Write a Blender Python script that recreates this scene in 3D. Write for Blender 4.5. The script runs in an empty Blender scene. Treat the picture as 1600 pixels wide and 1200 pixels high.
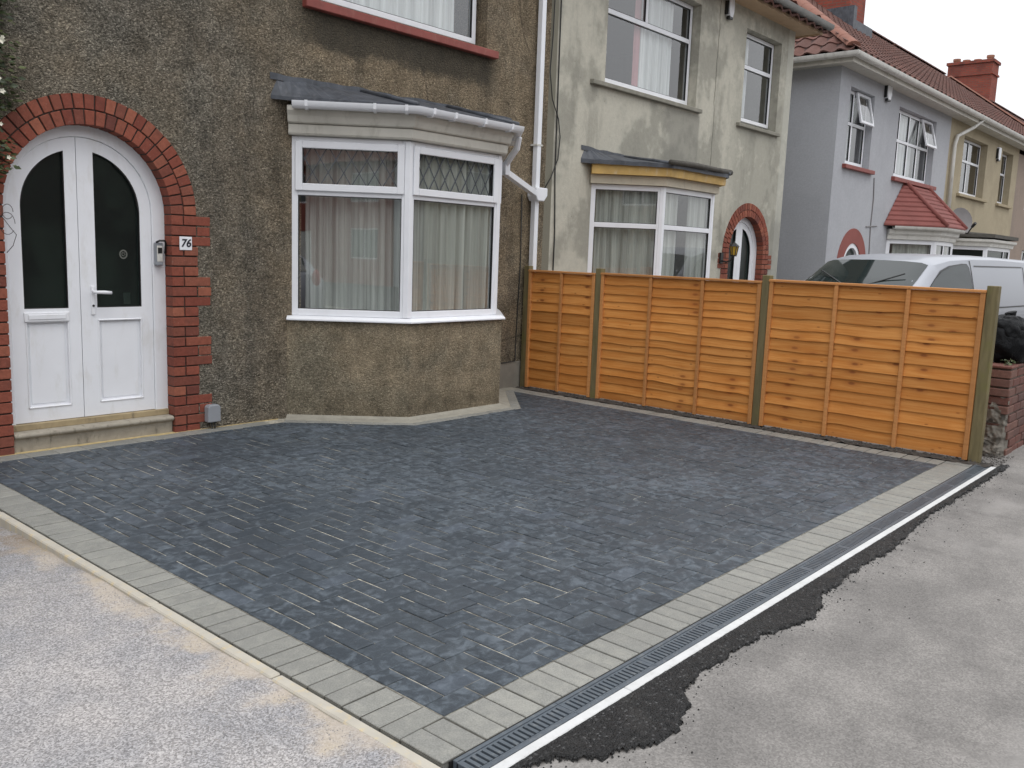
import bpy, bmesh, math, random
from math import sin, cos, pi, sqrt, radians
from mathutils import Vector, Matrix, noise as mnoise
random.seed(7)
S = bpy.context.scene
COL = S.collection
# ------------------------------------------------------------------ camera
cd = bpy.data.cameras.new('camera'); cam = bpy.data.objects.new('camera', cd); COL.objects.link(cam)
YAW, PIT, ROL = radians(48.875), radians(8.445), radians(2.104)
_d = Vector((sin(YAW)*cos(PIT), cos(YAW)*cos(PIT), -sin(PIT)))
_r = Vector((cos(YAW), -sin(YAW), 0)); _u = _r.cross(_d)
R0 = cos(ROL)*_r + sin(ROL)*_u; U0 = -sin(ROL)*_r + cos(ROL)*_u
cam.matrix_world = Matrix(((R0.x, U0.x, -_d.x, 0), (R0.y, U0.y, -_d.y, 0), (R0.z, U0.z, -_d.z, 1.55), (0, 0, 0, 1)))
cd.sensor_width = 36; cd.lens = 36*1385.6/1600; cd.clip_start = .05; cd.clip_end = 600
S.camera = cam
# ------------------------------------------------------------------ overcast daylight
W = bpy.data.worlds.new('World'); S.world = W; W.use_nodes = True
wn = W.node_tree; wn.nodes.clear()
SUN_EL, SUN_AZ = radians(62), radians(205)
sky = wn.nodes.new('ShaderNodeTexSky'); sky.sky_type = 'NISHITA'; sky.sun_disc = False
sky.sun_elevation = SUN_EL; sky.sun_rotation = SUN_AZ
tc = wn.nodes.new('ShaderNodeTexCoord'); sx = wn.nodes.new('ShaderNodeSeparateXYZ')
wn.links.new(tc.outputs['Generated'], sx.inputs[0])
mr = wn.nodes.new('ShaderNodeMapRange'); mr.inputs['To Min'].default_value = 10.0; mr.inputs['To Max'].default_value = 21.5
wn.links.new(sx.outputs['Z'], mr.inputs['Value'])
cl = wn.nodes.new('ShaderNodeMix'); cl.data_type = 'RGBA'; cl.blend_type = 'MULTIPLY'; cl.inputs[0].default_value = 1
cl.inputs[7].default_value = (.985, .995, 1.02, 1); wn.links.new(mr.outputs[0], cl.inputs[6])
mx = wn.nodes.new('ShaderNodeMix'); mx.data_type = 'RGBA'; mx.inputs[0].default_value = .9   # cloud cover over the blue
wn.links.new(sky.outputs[0], mx.inputs[6]); wn.links.new(cl.outputs[2], mx.inputs[7])
bg = wn.nodes.new('ShaderNodeBackground'); bg.inputs['Strength'].default_value = .1
wn.links.new(mx.outputs[2], bg.inputs[0])
wo = wn.nodes.new('ShaderNodeOutputWorld'); wn.links.new(bg.outputs[0], wo.inputs[0])
sl = bpy.data.lights.new('sun', 'SUN'); sl.energy = .7; sl.angle = radians(25); sl.color = (1, .97, .93)
so = bpy.data.objects.new('sun', sl); COL.objects.link(so)
_sd = Vector((sin(SUN_AZ)*cos(SUN_EL), cos(SUN_AZ)*cos(SUN_EL), sin(SUN_EL)))
so.rotation_euler = _sd.to_track_quat('Z', 'Y').to_euler(); so.location = (-8, -10, 20)
S.view_settings.view_transform = 'Standard'; S.view_settings.look = 'None'
S.view_settings.exposure = 0; S.view_settings.gamma = 1
S.cycles.max_bounces = 6; S.cycles.transparent_max_bounces = 12; S.cycles.use_denoising = True

# ------------------------------------------------------------------ materials
class NB:
    def __init__(s, name):
        s.m = bpy.data.materials.new(name); s.m.use_nodes = True; s.t = s.m.node_tree
        s.b = s.t.nodes['Principled BSDF']; s.out = s.t.nodes['Material Output']
    def n(s, ty, **kw):
        x = s.t.nodes.new(ty)
        for k, v in kw.items(): setattr(x, k, v)
        return x
    def put(s, sock, v):
        if hasattr(v, 'is_output'): s.t.links.new(v, sock)
        elif v is not None:
            if isinstance(v, tuple) and len(v) == 3 and sock.type == 'RGBA': v = v + (1,)
            sock.default_value = v
    def pos(s): return s.n('ShaderNodeNewGeometry').outputs['Position']
    def obj(s): return s.n('ShaderNodeTexCoord').outputs['Object']
    def rnd(s): return s.n('ShaderNodeObjectInfo').outputs['Random']
    def attr(s, name): return s.n('ShaderNodeAttribute', attribute_name=name).outputs['Fac']
    def xyz(s, v):
        x = s.n('ShaderNodeSeparateXYZ'); s.put(x.inputs[0], v); return x.outputs
    def comb(s, x, y, z):
        c = s.n('ShaderNodeCombineXYZ')
        for i, v in enumerate((x, y, z)): s.put(c.inputs[i], v)
        return c.outputs[0]
    def mapv(s, v, sc=(1, 1, 1), loc=(0, 0, 0)):
        x = s.n('ShaderNodeMapping'); s.put(x.inputs[0], v); x.inputs['Scale'].default_value = sc; x.inputs['Location'].default_value = loc
        return x.outputs[0]
    def noise(s, v, sc, det=3, ro=.55, dist=0):
        x = s.n('ShaderNodeTexNoise'); s.put(x.inputs['Vector'], v)
        x.inputs['Scale'].default_value = sc; x.inputs['Detail'].default_value = det; x.inputs['Roughness'].default_value = ro; x.inputs['Distortion'].default_value = dist
        return x.outputs['Fac']
    def vor(s, v, sc, out='Distance', rnd=1, feature='F1'):
        x = s.n('ShaderNodeTexVoronoi', feature=feature); s.put(x.inputs['Vector'], v); x.inputs['Scale'].default_value = sc; x.inputs['Randomness'].default_value = rnd
        return x.outputs[out]
    def ramp(s, f, *st):
        x = s.n('ShaderNodeValToRGB'); s.put(x.inputs[0], f); e = x.color_ramp.elements
        while len(e) < len(st): e.new(.5)
        for i, (p, c) in enumerate(st):
            e[i].position = p; e[i].color = (c, c, c, 1) if not isinstance(c, tuple) else c + (1,)
        return x.outputs[0]
    def mix(s, f, a, b, bl='MIX'):
        x = s.n('ShaderNodeMix', data_type='RGBA', blend_type=bl); s.put(x.inputs[0], f); s.put(x.inputs[6], a); s.put(x.inputs[7], b); return x.outputs[2]
    def ma(s, op, a, b=None, c=None):
        x = s.n('ShaderNodeMath', operation=op)
        for i, v in enumerate((a, b, c)):
            if v is not None: s.put(x.inputs[i], v)
        return x.outputs[0]
    def ss(s, v, a, b):
        x = s.n('ShaderNodeMapRange', interpolation_type='SMOOTHSTEP'); s.put(x.inputs[0], v); x.inputs[1].default_value = a; x.inputs[2].default_value = b; return x.outputs[0]
    def bump(s, h, st=.5, dist=.01, nrm=None):
        x = s.n('ShaderNodeBump'); s.put(x.inputs['Height'], h); x.inputs['Strength'].default_value = st; x.inputs['Distance'].default_value = dist
        if nrm is not None: s.put(x.inputs['Normal'], nrm)
        return x.outputs[0]
    def fin(s, col=None, rough=None, nrm=None, spec=None, metal=None):
        if col is not None: s.put(s.b.inputs['Base Color'], col)
        if rough is not None: s.put(s.b.inputs['Roughness'], rough)
        if nrm is not None: s.put(s.b.inputs['Normal'], nrm)
        if spec is not None: s.put(s.b.inputs['Specular IOR Level'], spec)
        if metal is not None: s.put(s.b.inputs['Metallic'], metal)
        return s.m

def simple(name, col, rough=.6, var=.12, scale=6, bump=0, bscale=80, spec=.4, metal=0, dirt=0, dirtcol=(.2, .18, .15)):
    k = NB(name); p = k.pos(); n = k.noise(p, scale, 4)
    c = k.mix(1, col, k.ramp(n, (.25, 1-var), (.75, 1+var)), 'MULTIPLY')
    if dirt:
        d = k.noise(k.mapv(p, (1, 1, .35)), scale*2.3, 5, .65)
        c = k.mix(k.ma('MULTIPLY', k.ss(d, .5, .75), dirt), c, dirtcol)
    nr = k.bump(k.noise(p, bscale, 3), bump, .004) if bump else None
    return k.fin(c, rough, nr, spec, metal)

M = {}
def dash(name, dark, tan, speck=1.0, x0=None, soot=False, scale=105, bay=False):
    """roughcast: pebbles in mortar, weathered in patches"""
    k = NB(name); p = k.pos(); o = k.xyz(p)
    big = k.noise(p, .55, 5, .6); mid = k.noise(p, 2.6, 4, .6); streak = k.noise(k.mapv(p, (3.2, 3.2, .45)), 1.3, 4, .6)
    f = k.ma('ADD', k.ma('MULTIPLY', big, .55), k.ma('MULTIPLY', mid, .45))
    f = k.ss(f, .38, .6)
    if x0: f = k.ma('MULTIPLY_ADD', f, .55, k.ma('MULTIPLY', k.ss(o[0], x0[0], x0[1]), .5))
    c = k.mix(f, dark, tan)
    c = k.mix(k.ma('MULTIPLY', k.ss(streak, .48, .66), .15 if bay else .38), c, tuple(v*.5 for v in dark))
    if soot:
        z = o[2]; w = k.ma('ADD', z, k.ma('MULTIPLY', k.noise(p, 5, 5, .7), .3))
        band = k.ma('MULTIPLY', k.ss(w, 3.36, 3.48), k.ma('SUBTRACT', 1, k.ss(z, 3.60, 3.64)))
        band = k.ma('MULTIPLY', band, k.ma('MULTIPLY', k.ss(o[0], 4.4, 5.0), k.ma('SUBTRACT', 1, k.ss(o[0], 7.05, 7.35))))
        left = k.ma('MULTIPLY', k.ma('SUBTRACT', 1, k.ss(o[0], 4.2, 4.75)), k.ss(k.noise(p, 1.1, 4), .35, .6))
        c = k.mix(k.ma('MULTIPLY', left, .35), c, (.15, .147, .135))
        crack = k.vor(k.mix(.35, p, k.n('ShaderNodeTexNoise').outputs['Color']), .85, feature='DISTANCE_TO_EDGE')
        c = k.mix(k.ma('MULTIPLY', k.ma('SUBTRACT', 1, k.ss(crack, .002, .008)), k.ma('MULTIPLY', k.ma('MULTIPLY', k.ss(o[0], 4.9, 5.4), k.ss(mid, .45, .6)), .5)), c, (.07, .06, .05))
    if bay:
        low = k.ma('MULTIPLY', k.ma('SUBTRACT', 1, k.ss(o[2], .02, .42)), k.ss(mid, .3, .6))
        c = k.mix(k.ma('MULTIPLY', low, .6), c, tuple(v*.62 for v in dark))
        dr = k.ma('SUBTRACT', 1, k.ss(k.ma('ADD', o[2], k.ma('MULTIPLY', mid, .06)), .0, .07))
        c = k.mix(k.ma('MULTIPLY', dr, .5), c, (.3, .28, .23))
    c = k.mix(1, c, k.ramp(k.noise(p, 6.5, 4, .6), (.3, .72), (.5, 1), (.7, 1.22)), 'MULTIPLY')
    v = k.vor(p, scale, 'Color'); vx = k.xyz(v); cl_ = k.noise(p, scale*.5, 3, .65, .5)
    sp_ = k.ma('MULTIPLY', speck, k.ma('SUBTRACT', 1, k.ma('MULTIPLY', f, .35)))
    c = k.mix(sp_, c, k.ramp(vx[0], (0, .5), (.5, .95), (.86, 1.35), (1, 2.1)), 'MULTIPLY')
    c = k.mix(sp_, c, k.ramp(cl_, (.32, .5), (.5, 1.0), (.68, 1.5)), 'MULTIPLY')
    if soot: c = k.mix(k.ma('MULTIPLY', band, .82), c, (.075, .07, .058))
    h = k.ma('ADD', k.ma('MULTIPLY', k.ma('SUBTRACT', 1, k.vor(p, scale)), .7), k.ma('MULTIPLY', cl_, 1.6))
    return k.fin(c, .95, k.bump(h, 1.0, .026 if speck > .8 else .012), .1)
M['dash'] = dash('dash', (.215, .197, .16), (.315, .252, .172), .92, (3.6, 5.2), True)
M['dash_bay'] = dash('dash_bay', (.215, .19, .14), (.30, .245, .168), .6, scale=110, bay=True)
M['plinth'] = simple('plinth', (.23, .215, .185), .9, .2, 5, .4, 60, dirt=.4)

def render_mat(name, col, grey, amt, line=None, fine=60):
    k = NB(name); p = k.pos(); o = k.xyz(p)
    a = k.noise(p, .9, 6, .65); b = k.noise(k.mapv(p, (2.5, 2.5, .5)), 1.4, 5, .65); sp = k.noise(p, 28, 3, .7)
    c = k.mix(k.ma('MULTIPLY', k.ss(k.ma('ADD', a, k.ma('MULTIPLY', k.noise(p, 7, 5, .7), .22)), .58, .70), amt*.8), col, grey)
    c = k.mix(k.ma('MULTIPLY', k.ss(b, .54, .74), amt*.5), c, tuple(v*.8 for v in grey))
    c = k.mix(.5, c, k.ramp(sp, (.3, .85), (.7, 1.12)), 'MULTIPLY')
    pits = k.vor(p, 9); c = k.mix(k.ma('MULTIPLY', k.ma('SUBTRACT', 1, k.ss(pits, .03, .07)), amt*.6), c, tuple(v*.35 for v in grey))
    if line:
        cr = k.ma('ABSOLUTE', k.ma('SUBTRACT', k.ma('ADD', o[0], k.ma('MULTIPLY', k.noise(k.mapv(p, (1, 1, 1)), 2.2, 5), .16)), line))
        c = k.mix(k.ma('MULTIPLY', k.ma('SUBTRACT', 1, k.ss(cr, .006, .014)), .75), c, (.12, .11, .09))
        patch = k.ma('MULTIPLY', k.ma('MULTIPLY', k.ss(k.ma('ADD', o[0], k.ma('MULTIPLY', a, .8)), 10.95, 11.2), k.ma('SUBTRACT', 1, k.ss(o[0], 11.5, 11.56))),
                    k.ma('MULTIPLY', k.ss(o[2], 2.6, 2.9), k.ma('SUBTRACT', 1, k.ss(o[2], 3.55, 3.58))))
        c = k.mix(k.ma('MULTIPLY', patch, .6), c, (.22, .215, .19))
        rt = k.ma('MULTIPLY', k.ss(k.ma('ADD', o[0], k.ma('MULTIPLY', k.noise(p, 3, 6, .7), 1.4)), 12.9, 13.5), k.ss(k.noise(p, 1.7, 5, .7), .4, .52)); c = k.mix(k.ma('MULTIPLY', rt, .5), c, (.27, .265, .225))
        ends = k.ma('MULTIPLY', k.ss(o[0], 14.2, 14.22), .5); c = k.mix(ends, c, (.52, .52, .46))
        foot = k.ma('MULTIPLY', k.ma('SUBTRACT', 1, k.ss(o[2], 2.15, 2.3)), k.ss(o[0], 14.0, 14.15)); c = k.mix(k.ma('MULTIPLY', foot, .5), c, (.26, .255, .23))
        c = k.mix(k.ma('SUBTRACT', 1, k.ss(o[0], 8.24, 8.26)), c, (.2, .19, .15))
    h = k.ma('ADD', k.noise(p, fine, 3), k.ma('MULTIPLY', k.noise(p, 7, 4), .9))
    return k.fin(c, .92, k.bump(h, .45, .008), .15)
M['h2'] = render_mat('h2', (.51, .49, .415), (.29, .282, .24), .95, 12.0)
M['h3'] = render_mat('h3', (.42, .43, .455), (.36, .366, .39), .4)
M['h4'] = render_mat('h4', (.40, .345, .245), (.31, .265, .19), .5)
M['h5'] = render_mat('h5', (.3, .24, .2), (.24, .2, .17), .5)
M['h6'] = render_mat('h6', (.16, .12, .1), (.12, .1, .085), .6)
M['upvc'] = simple('upvc', (.80, .815, .85), .28, .035, 5, spec=.5, dirt=.10, dirtcol=(.5, .49, .46))
M['upvc_door'] = simple('upvc_door', (.80, .815, .85), .25, .03, 4, spec=.5, dirt=.3, dirtcol=(.52, .5, .44))
M['upvc_grey'] = simple('upvc_grey', (.62, .61, .57), .4, .1, 4, dirt=.55, dirtcol=(.3, .29, .25))
M['fascia'] = simple('fascia', (.55, .53, .47), .55, .1, 4, dirt=.55, dirtcol=(.3, .28, .23))
M['yellow_paint'] = simple('yellow_paint', (.53, .35, .12), .7, .2, 6, .3, 40, dirt=.75, dirtcol=(.58, .47, .33))
M['cream_paint'] = simple('cream_paint', (.52, .47, .37), .7, .08, 5, dirt=.3)
M['peach'] = simple('peach', (.5, .35, .22), .7, .08, 5, dirt=.25)
M['red_sill'] = simple('red_sill', (.24, .062, .05), .55, .2, 7, .25, 60, dirt=.3, dirtcol=(.42, .2, .16))
M['grey_sill'] = simple('grey_sill', (.25, .24, .2), .9, .2, 8, .4, 60, dirt=.4)
M['tan_sill'] = simple('tan_sill', (.36, .3, .2), .9, .15, 8, .3, 60)
M['lead'] = simple('lead', (.065, .072, .085), .5, .4, 9, .4, 25, dirt=.5, dirtcol=(.15, .155, .17))
M['felt'] = simple('felt', (.08, .075, .065), .85, .25, 12, .5, 60)
M['stone'] = simple('stone', (.31, .285, .235), .9, .15, 9, .35, 90, dirt=.55, dirtcol=(.16, .14, .11))
M['threshold'] = simple('threshold', (.34, .27, .16), .8, .2, 9, .3, 60, dirt=.7, dirtcol=(.12, .1, .07))
M['grey_plastic'] = simple('grey_plastic', (.27, .285, .31), .4, .05)
M['grate'] = simple('grate', (.085, .102, .12), .4, .15, 14, dirt=.45, dirtcol=(.24, .245, .24))
M['drain_concrete'] = simple('drain_concrete', (.58, .585, .58), .85, .08, 12, .3, 120, dirt=.35, dirtcol=(.4, .39, .36))
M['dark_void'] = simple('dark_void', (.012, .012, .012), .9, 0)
M['black_plastic'] = simple('black_plastic', (.014, .0145, .015), .33, .1, spec=.5)
k = NB('bag_plastic'); p = k.pos(); M['bag_plastic'] = k.fin((.006, .0065, .0075), .5, k.bump(k.ma('ADD', k.noise(k.mapv(p, (1, 1, .6)), 14, 4, .6, 1.5), k.noise(p, 5, 2)), .6, .03), .1)
M['black_metal'] = simple('black_metal', (.02, .02, .02), .4, .1)
M['cable'] = simple('cable', (.035, .035, .033), .6, .1)
M['interior'] = simple('interior', (.16, .15, .14), .9, .1)
M['gold_glass'] = simple('gold_glass', (.5, .32, .05), .2, .1)
M['dish'] = simple('dish', (.22, .21, .21), .6, .1)
M['red_light'] = simple('red_light', (.4, .01, .01), .15, .05)
M['pink'] = simple('pink', (.6, .3, .33), .9, .08)
M['ink'] = simple('ink', (.02, .02, .03), .5, 0)
M['brass'] = simple('brass', (.13, .135, .12), .4, .1)
M['soil'] = simple('soil', (.05, .043, .037), .95, .4, 20, .8, 60)
M['roof_underlay'] = simple('roof_underlay', (.05, .03, .026), .95, .1)
M['red_tile'] = simple('red_tile', (.215, .068, .058), .75, .14, 5, .3, 40, dirt=.2, dirtcol=(.13, .05, .04))
M['hip_tile'] = simple('hip_tile', (.23, .105, .075), .85, .15, 4, .3, 40, dirt=.4, dirtcol=(.17, .1, .08))
M['red_paint'] = simple('red_paint', (.25, .075, .062), .7, .1, 5)
M['chimney_pot'] = simple('chimney_pot', (.3, .15, .1), .9, .25, 5, dirt=.4, dirtcol=(.12, .09, .07))

def obj_tint(name, cols, rough=.85, bscale=70, bst=.35, dirt=.35, dirtcol=(.09, .05, .04), fleck=0, attr=False, spec=.3):
    k = NB(name); p = k.pos(); r = k.rnd()
    if attr: r = k.ma('FRACT', k.ma('ADD', r, k.attr('tone')))
    n = len(cols); c = k.ramp(r, *[(i/(n-1), cc) for i, cc in enumerate(cols)])
    c = k.mix(1, c, k.ramp(k.noise(p, 30, 4, .65), (.25, .8), (.75, 1.2)), 'MULTIPLY')
    d = k.noise(p, 7, 5, .65); c = k.mix(k.ma('MULTIPLY', k.ss(d, .52, .75), dirt), c, dirtcol)
    if fleck: c = k.mix(k.ma('MULTIPLY', k.ss(k.noise(p, 55, 2), .66, .74), fleck), c, (.5, .42, .36))
    return k.fin(c, rough, k.bump(k.noise(p, bscale, 4, .6), bst, .005), spec)
M['brick'] = obj_tint('brick', [(.175, .048, .033), (.265, .079, .05), (.215, .062, .041), (.31, .108, .066), (.14, .046, .035), (.25, .08, .05), (.195, .06, .042)], bst=.6, dirt=.45, fleck=.15)
M['brick_old'] = obj_tint('brick_old', [(.125, .06, .05), (.16, .07, .056), (.10, .055, .05), (.18, .095, .075), (.13, .072, .062)], dirt=.6, dirtcol=(.13, .1, .085), fleck=.3)
M['brick_chimney'] = obj_tint('brick_chimney', [(.23, .06, .042), (.29, .085, .06), (.2, .06, .05)], dirt=.5, dirtcol=(.08, .045, .04))
M['tile'] = obj_tint('tile', [(.12, .06, .048), (.155, .075, .06), (.105, .055, .046), (.14, .075, .062)], .9, 40, .3, .5, (.075, .05, .042), attr=True)
M['mortar'] = simple('mortar', (.06, .045, .038), .95, .2, 20, .5, 90)
M['mortar_old'] = simple('mortar_old', (.2, .185, .16), .95, .25, 14, .8, 50, dirt=.5, dirtcol=(.11, .1, .08))

# concrete block paving
def paver_mat(name, cols, white, wcol, blue=0):
    k = NB(name); p = k.pos(); r = k.ma('FRACT', k.ma('ADD', k.rnd(), k.attr('tone'))); n = len(cols)
    c = k.ramp(r, *[(i/(n-1), cc) for i, cc in enumerate(cols)])
    c = k.mix(1, c, k.ramp(k.noise(p, 170, 3, .7), (.25, .66), (.75, 1.34)), 'MULTIPLY')
    c = k.mix(1, c, k.ramp(k.noise(p, 1.3, 3, .5), (.3, .94), (.7, 1.08)), 'MULTIPLY')
    off = k.ma('MULTIPLY', r, 7.3); q = k.n('ShaderNodeVectorMath', operation='ADD'); k.put(q.inputs[0], p); k.put(q.inputs[1], k.comb(off, off, 0))
    w = k.noise(q.outputs[0], 15, 5, .7, .6); w2 = k.noise(p, .9, 3, .5)
    wf = k.ma('MULTIPLY', k.ss(k.ma('ADD', w, k.ma('MULTIPLY', w2, .3)), .58, .86), white)
    c = k.mix(wf, c, wcol)
    if blue:
        c = k.mix(k.ma('MULTIPLY', k.ma('GREATER_THAN', k.ma('FRACT', k.ma('MULTIPLY', r, 17.3)), .93), blue), c, (.12, .145, .185))
        chip = k.ss(k.noise(q.outputs[0], 42, 2, .5), .73, .79); c = k.mix(k.ma('MULTIPLY', chip, .5), c, (.32, .32, .32))
    h = k.ma('ADD', k.noise(p, 220, 3, .7), k.ma('MULTIPLY', k.noise(p, 26, 3), .8))
    return k.fin(c, k.ramp(k.noise(p, 9, 3), (.3, .45), (.7, .68)), k.bump(h, .4, .003), .4)
M['paver'] = paver_mat('paver', [(.034, .044, .055), (.043, .054, .066), (.031, .040, .050), (.049, .060, .071), (.038, .048, .059), (.045, .054, .065)], .62, (.15, .18, .21), .22)
M['block'] = paver_mat('block', [(.222, .222, .203), (.25, .249, .228), (.21, .21, .194), (.236, .235, .215)], .3, (.4, .39, .34))
M['step'] = simple('step', (.33, .30, .245), .9, .2, 9, .35, 90, dirt=.8, dirtcol=(.13, .115, .09))
k = NB('joint'); p = k.pos(); a = k.ss(k.noise(p, 1.9, 5, .65), .34, .6); q_ = k.xyz(p); a = k.ma('MULTIPLY', a, k.ma('MULTIPLY', k.ss(q_[0], 1.965, 1.985), k.ma('MULTIPLY', k.ss(q_[1], 1.965, 1.985), k.ma('SUBTRACT', 1, k.ss(q_[0], 7.455, 7.465)))))
M['joint'] = k.fin(k.mix(1, k.mix(a, (.075, .07, .058), (.5, .47, .39)), k.ramp(k.noise(p, 45, 3), (.3, .5), (.7, 1.2)), 'MULTIPLY'), .95)
M['joint_sand'] = simple('joint_sand', (.5, .39, .2), .95, .2, 20, .6, 150)
M['fillet'] = simple('fillet', (.30, .285, .24), .9, .15, 12, .5, 80, dirt=.3)
def ground_mat(name, base, alt, sandx=None, speck=.6, sc=150):
    k = NB(name); p = k.pos(); o = k.xyz(p)
    a = k.noise(p, 1.1, 6, .62); b = k.noise(p, 4.5, 5, .65)
    c = k.mix(k.ss(k.ma('ADD', k.ma('MULTIPLY', a, .6), k.ma('MULTIPLY', b, .4)), .36, .66), base, alt)
    v = k.xyz(k.vor(p, sc, 'Color')); gr = k.ma('ADD', k.ma('MULTIPLY', v[0], .7), k.ma('MULTIPLY', k.noise(p, sc*.6, 2), .3))
    c = k.mix(speck, c, k.ramp(gr, (.1, .5), (.5, 1), (.85, 1.5)), 'MULTIPLY')
    if sandx:
        e = k.ma('ADD', o[0], k.ma('MULTIPLY', k.ma('SUBTRACT', b, .5), .75))
        c = k.mix(k.ma('MULTIPLY', k.ss(e, sandx-.1, sandx+.1), .7), c, (.47, .405, .33))
        y = k.ma('MULTIPLY', k.ss(e, sandx-.02, sandx+.12), k.ss(k.noise(p, 2.3, 4), .5, .62)); c = k.mix(k.ma('MULTIPLY', y, .35), c, (.52, .42, .26))
        dk = k.ma('MULTIPLY', k.ss(o[1], 4.4, 5.0), k.ss(b, .4, .55)); c = k.mix(k.ma('MULTIPLY', dk, .75), c, (.17, .125, .085))
    else:
        st = k.noise(k.mapv(p, (1, .6, 1)), 1.7, 5, .7, .2); c = k.mix(k.ma('MULTIPLY', k.ss(st, .54, .7), .4), c, tuple(x*.62 for x in base))
        lt = k.noise(k.mapv(p, (.5, 1, 1), (4, 2, 0)), 1.2, 4, .6, .2); c = k.mix(k.ma('MULTIPLY', k.ss(lt, .5, .66), .6), c, tuple(x*1.75 for x in base))
        dots = k.vor(p, 3.1); c = k.mix(k.ma('SUBTRACT', 1, k.ss(dots, .02, .03)), c, (.06, .055, .05))
    h = k.ma('ADD', gr, k.ma('MULTIPLY', b, .25))
    return k.fin(c, .92, k.bump(h, .55 if sandx else .3, .006), .2)
M['gravel'] = ground_mat('gravel', (.265, .262, .27), (.375, .355, .345), 1.66, 1.0, 190)
M['tarmac'] = ground_mat('tarmac', (.168, .16, .152), (.25, .237, .223), None, .5, 170)
M['road'] = simple('road', (.06, .06, .062), .9, .2, 8, .5, 120)
def black_tar():
    k = NB('black_tar'); p = k.pos(); v = k.xyz(k.vor(p, 130, 'Color'))
    c = k.ramp(v[0], (0, .007), (.7, .015), (.93, .028), (1, .11)); d = k.noise(p, 6, 4)
    c = k.mix(k.ma('MULTIPLY', k.ss(d, .5, .75), .3), c, (.07, .066, .06))
    h = k.ma('ADD', k.ma('SUBTRACT', 1, k.vor(p, 130)), k.noise(p, 45, 4))
    return k.fin(c, .62, k.bump(h, .9, .012), .4)
M['black_tar'] = black_tar()
M['kerb'] = simple('kerb', (.44, .41, .35), .9, .1, 10, .3, 90, dirt=.65, dirtcol=(.6, .46, .22))
M['dark_pebble'] = obj_tint('dark_pebble', [(.07, .065, .06), (.12, .11, .1)], dirt=.2)
M['pebble'] = obj_tint('pebble', [(.3, .29, .28), (.38, .36, .34), (.22, .215, .21)], dirt=.1)

def wood(name, c1, c2, knots=True, green=False):
    k = NB(name); o = k.obj(); r = k.rnd(); a = k.xyz(o)
    off = k.ma('MULTIPLY', r, 31.0)
    g = k.noise(k.comb(off, k.ma('MULTIPLY', a[1], 2.2 if not green else 26), k.ma('MULTIPLY', a[2], 55 if not green else 2.5)), 1, 4, .6, .5)
    c = k.mix(k.ss(g, .3, .7), c1, c2)
    c = k.mix(1, c, k.ramp(r, (0, .72), (.5, 1), (1, 1.16)), 'MULTIPLY')
    c = k.mix(k.ma('MULTIPLY', k.ma('FRACT', k.ma('MULTIPLY', r, 7.7)), .3), c, c1)
    if knots:
        # the same knots run down through boards sawn from one log
        p = k.xyz(k.pos())
        row = k.ma('MULTIPLY', p[2], 11.5)
        fl = k.ma('MULTIPLY', k.ma('FLOOR', k.ma('MULTIPLY', p[2], 2.1)), 3.7)
        vo = k.n('ShaderNodeTexVoronoi', voronoi_dimensions='2D'); vo.inputs['Scale'].default_value = 1
        k.put(vo.inputs['Vector'], k.comb(k.ma('ADD', k.ma('MULTIPLY', k.ma('ADD', p[1], k.ma('MULTIPLY', r, .035)), 3.2), fl), k.ma('ADD', k.ma('MULTIPLY', a[2], 8), k.ma('MULTIPLY', r, .25)), 0)); gate = k.ss(k.xyz(vo.outputs['Color'])[0], .45, .6); kk = vo.outputs['Distance']
        c = k.mix(k.ma('MULTIPLY', k.ma('MULTIPLY', k.ma('SUBTRACT', 1, k.ss(kk, .05, .13)), .85), gate), c, (.12, .035, .01))
        c = k.mix(k.ma('MULTIPLY', k.ma('MULTIPLY', k.ma('SUBTRACT', 1, k.ss(kk, .08, .34)), .45), gate), c, (.33, .105, .025))
        k2 = k.vor(k.comb(k.ma('MULTIPLY', p[1], 5.3), k.ma('MULTIPLY', p[2], 13), k.ma('ADD', r, 4)), 1); c = k.mix(k.ma('MULTIPLY', k.ma('SUBTRACT', 1, k.ss(k2, .04, .12)), .6), c, (.16, .05, .012))
        c = k.mix(k.ma('MULTIPLY', k.ss(k.noise(k.pos(), 2.2, 4, .6), .42, .7), .32), c, (.43, .135, .022))
        c = k.mix(k.ma('MULTIPLY', k.ma('SUBTRACT', 1, k.ss(k.ma('ADD', p[2], k.ma('MULTIPLY', k.noise(k.pos(), 6, 3), .1)), .04, .16)), .4), c, (.22, .09, .03))
    if green:
        c = k.mix(k.ma('MULTIPLY', k.ss(k.noise(k.pos(), 3.5, 4), .5, .65), .5), c, (.16, .15, .05))
    return k.fin(c, .7, k.bump(g, .3, .003), .25)
M['fence'] = wood('fence', (.52, .195, .04), (.66, .30, .085))
M['rail'] = wood('rail', (.47, .205, .07), (.55, .255, .09), False)
M['post'] = wood('post', (.12, .1, .05), (.19, .155, .08), False, True)

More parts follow.
